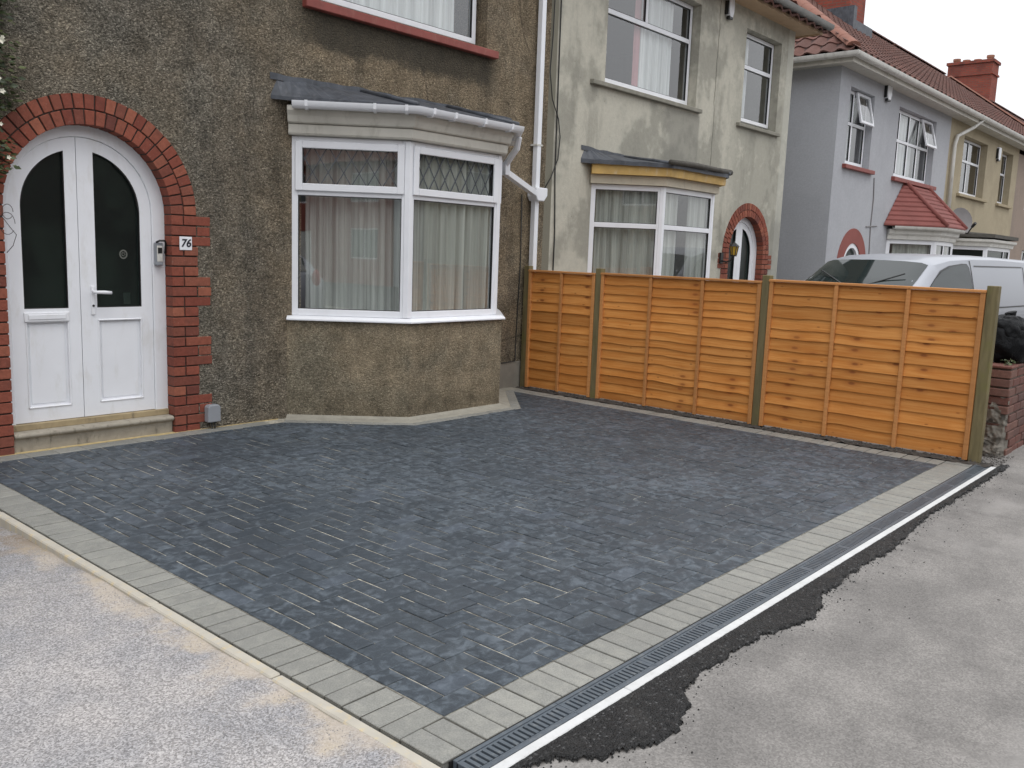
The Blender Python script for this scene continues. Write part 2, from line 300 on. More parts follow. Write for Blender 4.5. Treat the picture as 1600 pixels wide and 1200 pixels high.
def glass(name, tint=(.87, .89, .875), refl=1.0):
    k = NB(name); fr = k.n('ShaderNodeFresnel'); fr.inputs['IOR'].default_value = 1.6
    t = k.n('ShaderNodeBsdfTransparent'); t.inputs[0].default_value = tint + (1,)
    g = k.n('ShaderNodeBsdfGlossy'); g.inputs['Roughness'].default_value = .015
    nz = k.bump(k.noise(k.pos(), 1.6, 1), .03, .02); k.put(g.inputs['Normal'], nz)
    mm = k.n('ShaderNodeMixShader'); k.put(mm.inputs[0], k.ma('MULTIPLY', fr.outputs[0], refl)); k.t.links.new(t.outputs[0], mm.inputs[1]); k.t.links.new(g.outputs[0], mm.inputs[2])
    k.t.links.new(mm.outputs[0], k.out.inputs[0]); return k.m
M['glass'] = glass('glass', refl=1.5)
k = NB('obscure_glass'); p = k.pos(); k.fin(k.mix(k.ss(k.noise(p, 3, 3), .35, .65), (.008, .012, .012), (.016, .026, .022)), .22, k.bump(k.noise(p, 120, 2), .08, .002), .5)
t_ = k.n('ShaderNodeBsdfTransparent'); t_.inputs[0].default_value = (.6, .75, .7, 1); m_ = k.n('ShaderNodeMixShader'); m_.inputs[0].default_value = .3
k.t.links.new(k.b.outputs[0], m_.inputs[1]); k.t.links.new(t_.outputs[0], m_.inputs[2]); k.t.links.new(m_.outputs[0], k.out.inputs[0]); M['glass_dark'] = k.m
k = NB('car_glass'); M['car_glass'] = k.fin((.02, .028, .028), .04, None, .5)
def cloth(name, col, tr=.25):
    k = NB(name); p = k.pos(); o = k.xyz(p)
    s = k.noise(k.mapv(p, (9, 9, .15)), 1.6, 4, .6)
    c = k.mix(1, col, k.ramp(s, (.3, .5), (.7, 1.15)), 'MULTIPLY')
    d = k.n('ShaderNodeBsdfDiffuse'); k.put(d.inputs[0], c); t = k.n('ShaderNodeBsdfTransparent')
    mm = k.n('ShaderNodeMixShader'); mm.inputs[0].default_value = tr; k.t.links.new(d.outputs[0], mm.inputs[1]); k.t.links.new(t.outputs[0], mm.inputs[2])
    k.t.links.new(mm.outputs[0], k.out.inputs[0]); return k.m
M['net'] = cloth('net', (.72, .75, .72), .14)
M['curtain'] = cloth('curtain', (.93, .96, .98), .02)
k = NB('car_paint'); k.b.inputs['Coat Weight'].default_value = .3; k.b.inputs['Coat Roughness'].default_value = .05
M['car_paint'] = k.fin((.36, .375, .41), .42, None, .4, .3)
k = NB('leaf'); r = k.attr('tone'); M['leaf'] = k.fin(k.ramp(r, (0, (.02, .03, .012)), (.6, (.045, .065, .02)), (1, (.1, .12, .04))), .55)
k = NB('petal'); M['petal'] = k.fin((.72, .7, .58), .7)
k = NB('stem'); M['stem'] = k.fin((.08, .055, .035), .8)
k = NB('tyre'); M['tyre'] = k.fin((.02, .02, .02), .8)
k = NB('alloy'); M['alloy'] = k.fin((.4, .4, .42), .35, None, .5, .8)

# ------------------------------------------------------------------ mesh helpers
F = 6.70                                    # the terrace's front wall plane
class Fr:
    """a wall face: u along it (to the right seen from outside), d outwards, z up"""
    def __init__(s, o, u):
        s.o = Vector((o[0], o[1], 0)); u = Vector((u[0], u[1], 0)).normalized(); s.u = u; s.n = Vector((u.y, -u.x, 0))
    def __call__(s, u, d, z):
        v = s.o + s.u*u + s.n*d; return (v.x, v.y, z)
FAC = Fr((0, F), (1, 0))
class MB:
    def __init__(s): s.v = []; s.f = []; s.tone = None
    def add(s, vs, fs):
        b = len(s.v); s.v += [tuple(v) for v in vs]; s.f += [tuple(i+b for i in f) for f in fs]; return s
    def box(s, x0, x1, y0, y1, z0, z1): return s.fbox(None, x0, x1, y0, y1, z0, z1)
    def fbox(s, fr, u0, u1, d0, d1, z0, z1):
        P = [(u, d, z) for z in (z0, z1) for (u, d) in ((u0, d0), (u1, d0), (u1, d1), (u0, d1))]
        if fr: P = [fr(*p) for p in P]
        return s.add(P, [(0, 3, 2, 1), (4, 5, 6, 7), (0, 1, 5, 4), (1, 2, 6, 5), (2, 3, 7, 6), (3, 0, 4, 7)])
    def prism(s, pts, fn, a, b):
        """pts 2-D polygon, fn(p, q, t) -> 3-D for t = a and b"""
        n = len(pts); P = [fn(p[0], p[1], a) for p in pts] + [fn(p[0], p[1], b) for p in pts]
        return s.add(P, [tuple(range(n))[::-1], tuple(range(n, 2*n))] + [(i, (i+1) % n, n+(i+1) % n, n+i) for i in range(n)])
    def ring(s, outer, inner, fn, a, b):
        """strip between two polylines of equal length, given depth"""
        n = len(outer)
        P = [fn(*p, a) for p in outer]+[fn(*p, a) for p in inner]+[fn(*p, b) for p in outer]+[fn(*p, b) for p in inner]
        fs = []
        for i in range(n-1):
            o0, o1, i0, i1 = i, i+1, n+i, n+i+1
            fs += [(o0, o1, i1, i0), (2*n+o0, 2*n+i0, 2*n+i1, 2*n+o1), (o0, 2*n+o0, 2*n+o1, o1), (i0, i1, 2*n+i1, 2*n+i0)]
        fs += [(0, n, 3*n, 2*n), (n-1, 3*n-1, 4*n-1, 2*n-1)]
        return s.add(P, fs)
    def tube(s, path, r, n=8, square=False, closed_ends=True):
        path = [Vector(p) for p in path]; rings = []; prev = None
        for i, p in enumerate(path):
            t = ((path[min(i+1, len(path)-1)]-p).normalized() + (p-path[max(i-1, 0)]).normalized()).normalized()
            a = prev if prev else (Vector((0, 0, 1)) if abs(t.z) < .9 else Vector((1, 0, 0)))
            x = t.cross(a).normalized() if not prev else (prev - t*prev.dot(t)).normalized()
            prev = x; y = t.cross(x)
            rr = r[i] if isinstance(r, (list, tuple)) else r
            m = 4 if square else n
            rings.append([p + (x*cos(2*pi*(j+.5*square)/m) + y*sin(2*pi*(j+.5*square)/m))*rr*(sqrt(2) if square else 1) for j in range(m)])
        m = len(rings[0]); b = [q for g in rings for q in g]; fs = []
        for i in range(len(rings)-1):
            fs += [(i*m+j, i*m+(j+1) % m, (i+1)*m+(j+1) % m, (i+1)*m+j) for j in range(m)]
        if closed_ends: fs += [tuple(range(m))[::-1], tuple(range((len(rings)-1)*m, len(rings)*m))]
        return s.add(b, fs)
    def sweep(s, path, prof, closed=True):
        """profile (outward, z) carried along a plan polyline with mitred corners; outward is to the right of travel"""
        P = [Vector(p) for p in path]; n = len(P); m = len(prof); V = []
        for i in range(n):
            t0 = (P[i]-P[i-1]).normalized() if i else None; t1 = (P[i+1]-P[i]).normalized() if i < n-1 else None
            n0 = Vector((t0.y, -t0.x)) if t0 else None; n1 = Vector((t1.y, -t1.x)) if t1 else None
            if n0 is None: nn = n1
            elif n1 is None: nn = n0
            else:
                nn = (n0+n1).normalized(); nn = nn/nn.dot(n0)
            V += [(P[i].x+nn.x*o, P[i].y+nn.y*o, z) for o, z in prof]
        fs = [(i*m+j, i*m+(j+1) % m, (i+1)*m+(j+1) % m, (i+1)*m+j) for i in range(n-1) for j in range(m if closed else m-1)]
        if closed: fs += [tuple(range(m))[::-1], tuple(range((n-1)*m, n*m))]
        return s.add(V, fs)
    def build(s, name, mat, parent=None, smooth=False, bevel=0, solid=True, kind=None, seg=1, auto=None):
        me = bpy.data.meshes.new(name)
        xs, ys, zs = zip(*s.v); c = Vector(((min(xs)+max(xs))/2, (min(ys)+max(ys))/2, min(zs)))
        me.from_pydata([(x-c.x, y-c.y, z-c.z) for x, y, z in s.v], [], s.f)
        if solid:
            bm = bmesh.new(); bm.from_mesh(me); bmesh.ops.recalc_face_normals(bm, faces=bm.faces); bm.to_mesh(me); bm.free()
        if s.tone:
            at = me.attributes.new('tone', 'FLOAT', 'FACE'); at.data.foreach_set('value', s.tone)
        if smooth: me.shade_smooth()
        if auto: me.set_sharp_from_angle(angle=radians(auto))
        me.materials.append(M[mat] if isinstance(mat, str) else mat)
        o = link(name, me, parent, c)
        if bevel:
            bv = o.modifiers.new('bevel', 'BEVEL'); bv.width = bevel; bv.segments = seg; bv.limit_method = 'ANGLE'; bv.angle_limit = radians(40)
        if kind: o['kind'] = kind
        return o
WL = {}                                     # world location of each object, for parenting without a depsgraph update
def link(name, data, parent, loc, rot=None):
    o = bpy.data.objects.new(name, data); COL.objects.link(o); loc = Vector(loc)
    if parent is not None:
        o.parent = parent; o.location = loc - WL[parent.name]
    else: o.location = loc
    if rot is not None: o.rotation_euler = rot
    WL[o.name] = loc
    return o
def thing(name, label, cat, loc, group=None):
    o = link(name, None, None, loc); o.empty_display_size = .1
    return tag(o, label, cat, group)
def tag(o, label, cat, group=None):
    o['label'] = label; o['category'] = cat
    if group: o['group'] = group
    return o
def area(P): return sum(P[i][0]*P[(i+1) % len(P)][1]-P[(i+1) % len(P)][0]*P[i][1] for i in range(len(P)))/2
def halfcut(P, a, b, keep_left=True):
    """part of polygon P to the left (or right) of the line a->b"""
    out = []; sg = 1 if keep_left else -1
    def sd(p): return sg*((b[0]-a[0])*(p[1]-a[1])-(b[1]-a[1])*(p[0]-a[0]))
    for i in range(len(P)):
        p, q = P[i], P[(i+1) % len(P)]; s0, s1 = sd(p), sd(q)
        if s0 >= 0: out.append(p)
        if (s0 > 0 > s1) or (s0 < 0 < s1):
            t = s0/(s0-s1); out.append((p[0]+(q[0]-p[0])*t, p[1]+(q[1]-p[1])*t))
    return out

# ------------------------------------------------------------------ the ground
def struct(o): o['kind'] = 'structure'; return o
def grid(x0, x1, y0, y1, nx, ny, zf):
    mb = MB(); V = [(x0+(x1-x0)*i/nx, y0+(y1-y0)*j/ny) for j in range(ny+1) for i in range(nx+1)]
    mb.add([(x, y, zf(x, y)) for x, y in V], [(j*(nx+1)+i, j*(nx+1)+i+1, (j+1)*(nx+1)+i+1, (j+1)*(nx+1)+i) for j in range(ny) for i in range(nx)])
    return mb
def nz(x, y, s, seed=0): return mnoise.noise(Vector((x*s, y*s, seed)))
struct(grid(-300, 300, -300, 300, 2, 2, lambda x, y: -.16).build('ground', 'road', solid=False))
struct(grid(1.79, 90, -2.6, 1.655, 300, 16, lambda x, y: -.004+.006*nz(x, y, .8)).build('footway', 'tarmac', solid=False, smooth=True))
struct(grid(-60, 1.79, -2.6, 1.7, 60, 8, lambda x, y: -.006).build('footway', 'tarmac', solid=False))
kb = MB(); kb.box(-60, 90, -2.75, -2.603, -.155, .0); struct(kb.build('street_kerb', 'kerb', bevel=.01))
def gz(x, y):
    e = max(0, min(1, (y-3.6)/2.4)); return -.007 - .055*e*e*(3-2*e) + .012*nz(x, y, 2.2) + .006*nz(x, y, 9, 3) - .006
struct(grid(-6, 1.726, 1.7, 6.7, 240, 200, gz).build('gravel_drive', 'gravel', solid=False, smooth=True))
struct(grid(7.86, 90, 1.66, 6.7, 60, 10, lambda x, y: -.01).build('front_yard', 'tarmac', solid=False))
# loose grit on the gravel drive and crumbs along the new tarmac
def chips(pts, zfun, smin, smax):
    mb = MB()
    for x, y in pts:
        r = random.uniform(smin, smax); a = random.uniform(0, 6.28); z = zfun(x, y)
        V = [(x+r*cos(a+t)*random.uniform(.7, 1.1), y+r*sin(a+t)*random.uniform(.6, 1), z-.001) for t in (0, 1.57, 3.14, 4.71)]
        V += [(x+random.uniform(-.3, .3)*r, y+random.uniform(-.3, .3)*r, z+r*random.uniform(.5, 1))]
        mb.add(V, [(0, 1, 4), (1, 2, 4), (2, 3, 4), (3, 0, 4)])
    return mb
pts = []
while len(pts) < 5200:
    x, y = random.uniform(.6, 1.70), random.uniform(1.72, 5.2)
    if x > .27*y+.05 and mnoise.noise(Vector((x*1.4, y*1.4, 5)))+random.uniform(-.5, .5) > -.1: pts.append((x, y))
g = chips(pts, gz, .002, .0055).build('loose_grit', 'pebble', solid=False, kind='stuff'); tag(g, 'pale loose grit scattered over the dusty drive at lower left', 'grit')

# new black tarmac with a ragged edge on the footway side
OUT = [(1.78, 1.60), (1.894, 1.60), (1.949, 1.567), (2.04, 1.55), (2.09, 1.49), (2.188, 1.426), (2.337, 1.375), (2.45, 1.372), (2.56, 1.395), (2.639, 1.427), (2.71, 1.487), (2.898, 1.51), (3.14, 1.502), (3.358, 1.498), (3.6, 1.44), (3.715, 1.428), (3.85, 1.45), (4.01, 1.505), (4.495, 1.518), (5.028, 1.502), (5.584, 1.552), (5.965, 1.57), (6.667, 1.562), (7.511, 1.552), (7.9, 1.56)]
def outl(x):
    for (a, b), (c, d) in zip(OUT, OUT[1:]):
        if a <= x <= c: return b+(d-b)*(x-a)/(c-a)
    return 1.6
nx, ny = 760, 30
tb = MB(); x0, x1, y0, y1 = 1.79, 7.88, 1.345, 1.6155; idx = {}
def tz(x, y, e): return min(.006, .0035+e*.2)*(1 if y < 1.585 else .35) + (.003*nz(x, y, 60, 1)+.003*nz(x, y, 30, 2))*(1 if y < 1.6 else .5)+(.004 if .0 < e < .03 and y < 1.58 else 0)
for j in range(ny+1):
    for i in range(nx+1):
        x = x0+(x1-x0)*i/nx; y = y0+(y1-y0)*j/ny
        e = y-(outl(x)+.022*nz(x, y, 15)+.014*nz(x, y, 48))
        if e > -.008: idx[i, j] = len(tb.v); tb.v.append((x, y, tz(x, y, max(e, 0)) if e > 0 else -.006))
for (i, j) in list(idx):
    q = [(i, j), (i+1, j), (i+1, j+1), (i, j+1)]
    if all(t in idx for t in q): tb.f.append(tuple(idx[t] for t in q))
struct(tb.build('tarmac_patch', 'black_tar', solid=False, smooth=True))
pts = []
for _ in range(260):
    x = random.uniform(1.85, 7.6); pts.append((x, outl(x)-abs(random.gauss(0, .022))-.004))
for _ in range(120):
    x = random.uniform(1.85, 7.6); pts.append((x, outl(x)-abs(random.gauss(0, .13))))
g = chips(pts, lambda x, y: -.002, .002, .006).build('tarmac_crumbs', 'black_tar', solid=False, kind='stuff'); tag(g, 'black tarmac crumbs spilt along the ragged patch edge', 'crumbs')

# ------------------------------------------------------------------ block-paved drive
XL, XR, YF, YB = 1.7735, 7.46, 1.7735, 6.535       # outer border lines: kerb, fence edging, drain, house edging
C_ = .0985
drive = struct(grid(XL, 7.70, YF, 6.72, 4, 4, lambda x, y: -.0042).build('driveway', 'joint', solid=False))
B0, B1, B2, B3 = (4.60, 6.70), (5.37, 5.93), (6.60, 5.93), (7.37, 6.70)    # bay outline in plan
NOTCH = [(4.45, 6.54), (5.279, 5.71), (6.691, 5.71), (7.52, 6.54)]         # outer line of the kerb course round the bay
def pave(P, h=.0, ch=.003, th=.05):
    """a block: chamfered top face and sides, polygon P counter-clockwise round the origin"""
    mb = MB(); n = len(P); c = (sum(p[0] for p in P)/n, sum(p[1] for p in P)/n)
    if area(P) < 0: P = P[::-1]
    I = []
    for i in range(n):
        a, b, d = Vector(P[i-1]), Vector(P[i]), Vector(P[(i+1) % n]); e0 = (b-a).normalized(); e1 = (d-b).normalized()
        n0 = Vector((-e0.y, e0.x)); n1 = Vector((-e1.y, e1.x)); m = n0+n1
        m = m/max(.3, m.dot(n0)) if m.length > 1e-4 else n0
        I.append((b+m*ch)[:])
    V = [(p[0], p[1], h-th) for p in P]+[(p[0], p[1], h-ch*.8) for p in P]+[(p[0], p[1], h) for p in I]
    fs = [tuple(range(2*n, 3*n))]
    for k in (0, 1): fs += [(k*n+i, k*n+(i+1) % n, (k+1)*n+(i+1) % n, (k+1)*n+i) for i in range(n)]
    return V, fs
def rect(x0, x1, y0, y1): return [(x0, y0), (x1, y0), (x1, y1), (x0, y1)]
GX, GY = .0036, .0013; G = .0024                                      # half joint
def shared(name, P, mat):
    V, fs = pave(P); me = bpy.data.meshes.new(name); me.from_pydata(V, [], fs); me.materials.append(M[mat]); return me
hx, hy = C_-G, C_/2-G
ME_P = shared('paver', rect(GX-C_, C_-GX, GY-C_/2, C_/2-GY), 'paver'); ME_V = shared('paver', rect(GX-C_/2, C_/2-GX, GY-C_, C_-GY), 'paver'); ME_B = shared('border_block', rect(-hx, hx, -hy+.0014, hy-.0014), 'block')
fx0, fx1, fy0, fy1 = XL+.2, XR, YF+.2, YB
blocks = []
nxc = int((fx1-fx0)/C_)+3; nyc = int((fy1-fy0)/C_)+3
for i in range(-3, nxc):
    for j in range(-3, nyc):
        kk = (i-j) % 4
        if kk == 0: r = (fx0+i*C_+GX, fx0+(i+2)*C_-GX, fy0+j*C_+GY, fy0+(j+1)*C_-GY)
        elif kk == 3: r = (fx0+i*C_+GX, fx0+(i+1)*C_-GX, fy0+j*C_+GY, fy0+(j+2)*C_-GY)
        else: continue
        P = rect(*r)
        for a, b in (((fx0+G, 0), (fx0+G, -1)), ((fx1-G, 0), (fx1-G, 1)), ((0, fy0+G), (1, fy0+G)), ((0, fy1-G), (-1, fy1-G))):
            P = halfcut(P, a, b)
            if len(P) < 3: break
        if len(P) < 3 or area(P) < 2e-4: continue
        out = []; rest = P
        for a, b in zip(NOTCH, NOTCH[1:]):
            if len(rest) < 3: break
            o = halfcut(rest, a, b, False); rest = halfcut(rest, a, b, True)
            if len(o) >= 3 and area(o) > 3e-4: out.append(o)
        whole = len(rest) < 3 or area(rest) < 1e-6          # clear of the bay
        for o in ([P] if whole else out):
            cx = sum(p[0] for p in o)/len(o); cy = sum(p[1] for p in o)/len(o)
            blocks.append((cx, cy, o, whole and abs(area(o)-(r[1]-r[0])*(r[3]-r[2])) < 1e-6, kk == 3))
blocks.sort(key=lambda b: math.hypot(b[0], b[1]))
def lie(o, t=.006, zz=.0012):
    o.rotation_euler.x += random.gauss(0, t); o.rotation_euler.y += random.gauss(0, t); o.location.z += max(-.0018, min(.0025, random.gauss(0, zz)))
far = MB(); far.tone = []
for n, (cx, cy, P, full, vert) in enumerate(blocks):
    if n < 300:
        if full: o = link('paver', ME_V if vert else ME_P, drive, (cx, cy, 0), (0, 0, 0))
        else:
            me = bpy.data.meshes.new('paver_cut'); V, fs = pave([(x-cx, y-cy) for x, y in P]); me.from_pydata(V, [], fs); me.materials.append(M['paver'])
            o = link('paver', me, drive, (cx, cy, 0))
        lie(o)
    else:
        ta, tb_, dz = random.gauss(0, .006), random.gauss(0, .006), max(-.0018, min(.0025, random.gauss(0, .0012)))
        V, fs = pave([(x-cx, y-cy) for x, y in P]); far.add([(x+cx, y+cy, z+dz+ta*x+tb_*y) for x, y, z in V], fs); far.tone += [random.random()]*len(fs)
far.build('paver_field', 'paver', drive, solid=False, kind='stuff')
def bblock(cx, cy, rot, ln=1.0):
    o = link('border_block', ME_B, drive, (cx, cy, 0), (0, 0, rot)); o.scale = (ln, 1, 1); lie(o, .005, .001); return o
y = YF+.197+C_/2
while y < YB: bblock(XL+.0985, y, 0); y += C_                          # along the kerb
x = XL+C_/2
while x < 7.66: bblock(x, YF+.0985, pi/2); x += C_                     # along the drain
y = fy0+C_/2
while y < 6.68: bblock(XR+.0985, y, 0); y += C_                        # along the fence
x = XL+.1
while x < 4.43: bblock(x, YB+.0775, 0).scale.y = 1.62; x += 2*C_                        # along the house
for (a, b) in zip(NOTCH, NOTCH[1:]):                                   # round the bay
    a, b = Vector(a), Vector(b); L = (b-a).length; t = (b-a)/L; nrm = Vector((-t.y, t.x)); n = max(1, round(L/(2*C_))); st = L/n
    for i in range(n):
        s0, s1 = i*st, (i+1)*st; e0 = .0 if i else (.0 if a == Vector(NOTCH[0]) else .041); 
        q = [a+t*(s0+G), a+t*(s1-G), a+t*(s1-G-(.041 if i == n-1 and b != Vector(NOTCH[-1]) else 0))+nrm*.098, a+t*(s0+G+e0)+nrm*.098]
        c = sum(q, Vector((0, 0)))/4; me = bpy.data.meshes.new('kerb_block'); V, fs = pave([(p-c)[:] for p in q]); me.from_pydata(V, [], fs); me.materials.append(M['block'])
        lie(link('border_block', me, drive, (c.x, c.y, 0)), .004, .001)
mb = MB(); mb.sweep([B0, B1, B2, B3], [(.0, -.02), (.0, .03), (.035, .012), (.122, -.001), (.122, -.02)]); mb.build('mortar_fillet', 'fillet', drive)
mb = MB(); mb.box(XL, 4.5, 6.69, 6.74, -.02, .002); mb.build('sand_strip', 'joint_sand', drive)
mb = MB(); mb.box(7.38, 7.72, 6.56, 6.70, -.02, .004); mb.build('mortar_patch', 'fillet', drive)
# concrete edging kerb along the left
kerb = struct(thing('kerb_edging', 'x', 'x', (1.75, 1.8, 0))); del kerb['label'], kerb['category']
yk = YF-.02
for ln in (.86, .905, .905, .905, .905, .4):
    mb = MB(); mb.box(1.722, 1.7705, yk+.003, yk+ln-.003, -.15, -.004+random.uniform(-.003, .002)); o = mb.build('kerb_stone', 'kerb', kerb, bevel=.006); yk += ln
# pebbles and soil between the edging and the fence
soil = grid(7.655, 7.84, 1.66, 6.7, 10, 220, lambda x, y: .004+.014*nz(x, y, 14)+.01*nz(x, y, 40)); struct(soil.build('soil_strip', 'soil', solid=False, smooth=True))
pts = [(random.uniform(7.66, 7.82), random.uniform(1.66, 6.6)) for _ in range(520)]+[(random.uniform(7.75, 8.25), random.uniform(1.6, 2.0)) for _ in range(260)]
g = chips(pts, lambda x, y: .012+.01*nz(x, y, 14), .004, .014).build('pebbles', 'dark_pebble', solid=False, kind='stuff'); tag(g, 'grey pebbles lying in the soil under the fence', 'pebbles')

# ------------------------------------------------------------------ channel drain
dr = thing('channel_drain', 'long grey slotted channel drain between the pale border and white concrete edge', 'drain', (1.83, 1.7, 0))
xs = [1.80, 2.572, 3.448, 4.45, 5.45, 6.45, 7.45, 7.72]
for a, b in zip(xs, xs[1:]):
    mb = MB(); mb.box(a+.0015, b-.0015, 1.6155, 1.6545, -.1, .0035+random.uniform(-.001, .001)); mb.build('concrete_edge', 'drain_concrete', dr, bevel=.003)
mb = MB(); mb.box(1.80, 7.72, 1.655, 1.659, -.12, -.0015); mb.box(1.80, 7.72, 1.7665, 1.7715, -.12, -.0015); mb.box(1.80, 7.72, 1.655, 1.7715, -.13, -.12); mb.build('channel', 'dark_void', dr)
gx = 1.81
secs = []
while gx < 7.7: secs.append((gx, min(gx+.5, 7.715))); gx += .5
for a, b in secs:
    mb = MB(); a += .001; b -= .001
    mb.box(a, b, 1.6595, 1.674, -.03, .001); mb.box(a, b, 1.7515, 1.766, -.03, .001)
    mb.box(a, b, 1.6752, 1.6835, -.03, -.0015); mb.box(a, b, 1.742, 1.7500, -.03, -.0015)
    mb.box(a, a+.008, 1.6745, 1.751, -.03, -.0005); mb.box(b-.008, b, 1.6745, 1.751, -.03, -.0005)
    sec = mb.build('grating', 'grate', dr, bevel=.0015)
    n = int(round((b-a)/.025)); me_bar = None
    for i in range(n):
        x = a+(i+.5)*(b-a)/n
        if me_bar is None:
            ob = MB(); ob.box(x-.0072, x+.0072, 1.6838, 1.7418, -.028, -.0008); me_bar = ob.build('bar', 'grate', sec).data
        else: link('bar', me_bar, sec, (x, 1.7128, -.028))

# ------------------------------------------------------------------ house builders
def glass_fix(m, base):
    """same reflectance from both sides of a pane"""
    t = m.node_tree; mm = [n for n in t.nodes if n.type == 'MIX_SHADER'][0]; lw = t.nodes.new('ShaderNodeLayerWeight'); lw.inputs[0].default_value = .5
    p = t.nodes.new('ShaderNodeMath'); p.operation = 'POWER'; p.inputs[1].default_value = 4.5; t.links.new(lw.outputs['Facing'], p.inputs[0])
    a = t.nodes.new('ShaderNodeMath'); a.operation = 'MULTIPLY_ADD'; a.inputs[1].default_value = .9; a.inputs[2].default_value = base; t.links.new(p.outputs[0], a.inputs[0])
    t.links.new(a.outputs[0], mm.inputs[0])
glass_fix(M['glass'], .2)

def solid(fr, xs, spans, d0, d1, mb=None):
    """a slab with openings: for every strip between neighbouring xs the solid spans [(lo, hi)...]"""
    mb = mb or MB(); xs = sorted(set(round(x, 5) for x in xs)); e = 1e-5
    for a, b in zip(xs, xs[1:]):
        if b-a < 1e-4: continue
        for (l0, h0), (l1, h1) in zip(spans(a+e), spans(b-e)):
            if h0-l0 < 1e-4 and h1-l1 < 1e-4: continue
            P = [fr(a, d0, l0), fr(b, d0, l1), fr(b, d1, l1), fr(a, d1, l0), fr(a, d0, h0), fr(b, d0, h1), fr(b, d1, h1), fr(a, d1, h0)]
            mb.add(P, [(0, 3, 2, 1), (4, 5, 6, 7), (0, 1, 5, 4), (1, 2, 6, 5), (2, 3, 7, 6), (3, 0, 4, 7)])
    return mb
def arch_top(c, r, z):
    return lambda x: z+sqrt(max(0, r*r-(x-c)**2))
def arch_xs(c, r, n=20): return [c-r*cos(pi*i/n) for i in range(n+1)]
def wall(name, mat, parent, fr, u0, u1, z0, z1, ops, th=.2):
    """ops: (ua, ub, za, zb) rectangles or (ua, ub, za, zb, 'arch') with zb the springing"""
    xs = [u0, u1]
    for o in ops:
        xs += arch_xs((o[0]+o[1])/2, (o[1]-o[0])/2) if len(o) > 4 else [o[0], o[1]]
    def spans(x):
        cuts = []
        for o in ops:
            if o[0] < x < o[1]:
                cuts.append((o[2], arch_top((o[0]+o[1])/2, (o[1]-o[0])/2, o[3])(x) if len(o) > 4 else o[3]))
        cuts.sort(); out = []; lo = z0
        for a, b in cuts: out.append((lo, a)); lo = b
        out.append((lo, z1)); return out
    return solid(fr, xs, spans, -th, 0).build(name, mat, parent)
def pane(fr, u0, u1, z0, z1, d, mat, parent, name='pane'):
    mb = MB(); mb.add([fr(u0, d, z0), fr(u1, d, z0), fr(u1, d, z1), fr(u0, d, z1)], [(0, 1, 2, 3)]); return mb.build(name, mat, parent, solid=False)
def frame_ring(mb, fr, u0, u1, z0, z1, w, d0, d1):
    mb.fbox(fr, u0, u0+w, d0, d1, z0, z1); mb.fbox(fr, u1-w, u1, d0, d1, z0, z1)
    mb.fbox(fr, u0+w, u1-w, d0, d1, z0, z0+w); mb.fbox(fr, u0+w, u1-w, d0, d1, z1-w, z1); return mb
def window(parent, fr, u0, u1, z0, z1, d, cols=(), tr=None, sash=(), gl='glass', fw=.055, mat='upvc', lattice=False, name='window', lowcols=None):
    """cols: inner mullion positions; tr: transom height; sash: cells (column, row) with an opening casement; row 1 above the transom"""
    mb = MB(); frame_ring(mb, fr, u0, u1, z0, z1, fw, d-.06, d)
    lowcols = cols if lowcols is None else lowcols; t = .03
    rows = [(z0+fw, z1-fw, cols)] if tr is None else [(z0+fw, tr-t, lowcols), (tr+t, z1-fw, cols)]
    if tr: mb.fbox(fr, u0+fw, u1-fw, d-.058, d-.002, tr-t, tr+t)
    for za, zb, cc in rows:
        for c in cc: mb.fbox(fr, c-t, c+t, d-.057, d-.003, za, zb)
    w = mb.build(name, mat, parent, bevel=.004)
    for ri, (za, zb, cc) in enumerate(rows):
        e = [u0+fw]+[v for c in cc for v in (c-t, c+t)]+[u1-fw]
        for ci in range(len(e)//2):
            a, b = e[2*ci], e[2*ci+1]
            if (ci, ri) in sash:
                s = MB(); frame_ring(s, fr, a-.022, b+.022, za-.022, zb+.022, .062, d+.001, d+.022); s.build('sash', mat, w, bevel=.005)
                a, b, zc, zd = a+.03, b-.03, za+.03, zb-.03
            else: zc, zd = za, zb
            p = pane(fr, a, b, zc, zd, d-.025, gl, w)
            g = MB(); frame_ring(g, fr, a, b, zc, zd, .006, d-.03, d-.006); g.build('gasket', 'black_plastic', w)
            if lattice and ri == 1:
                L = MB(); sp = .135; H = zd-zc; k_ = .6
                for sg in (1, -1):
                    u = a-2
                    while u < b+2:
                        # clip the line u + sg*k_*(z-zc) to the pane
                        q = [(u+sg*k_*tt*H, zc+tt*H) for tt in (0, 1)]
                        (ua, a_z), (ub, b_z) = q
                        ts = sorted(((a-ua)/(ub-ua), (b-ua)/(ub-ua))); t0, t1 = max(0, ts[0]), min(1, ts[1])
                        if t1 > t0+.02:
                            A = (ua+(ub-ua)*t0, zc+H*t0); B = (ua+(ub-ua)*t1, zc+H*t1); hw = .0045
                            P = [fr(A[0]-hw, d-.022, A[1]), fr(A[0]+hw, d-.022, A[1]), fr(B[0]+hw, d-.022, B[1]), fr(B[0]-hw, d-.022, B[1])]
                            P += [fr(A[0]-hw, d-.0165+sg*.001, A[1]), fr(A[0]+hw, d-.0165+sg*.001, A[1]), fr(B[0]+hw, d-.0165+sg*.001, B[1]), fr(B[0]-hw, d-.0165+sg*.001, B[1])]
                            L.add(P, [(0, 3, 2, 1), (4, 5, 6, 7), (0, 1, 5, 4), (1, 2, 6, 5), (2, 3, 7, 6), (3, 0, 4, 7)])
                        u += sp
                L.build('lead_lattice', 'lead', w)
    return w
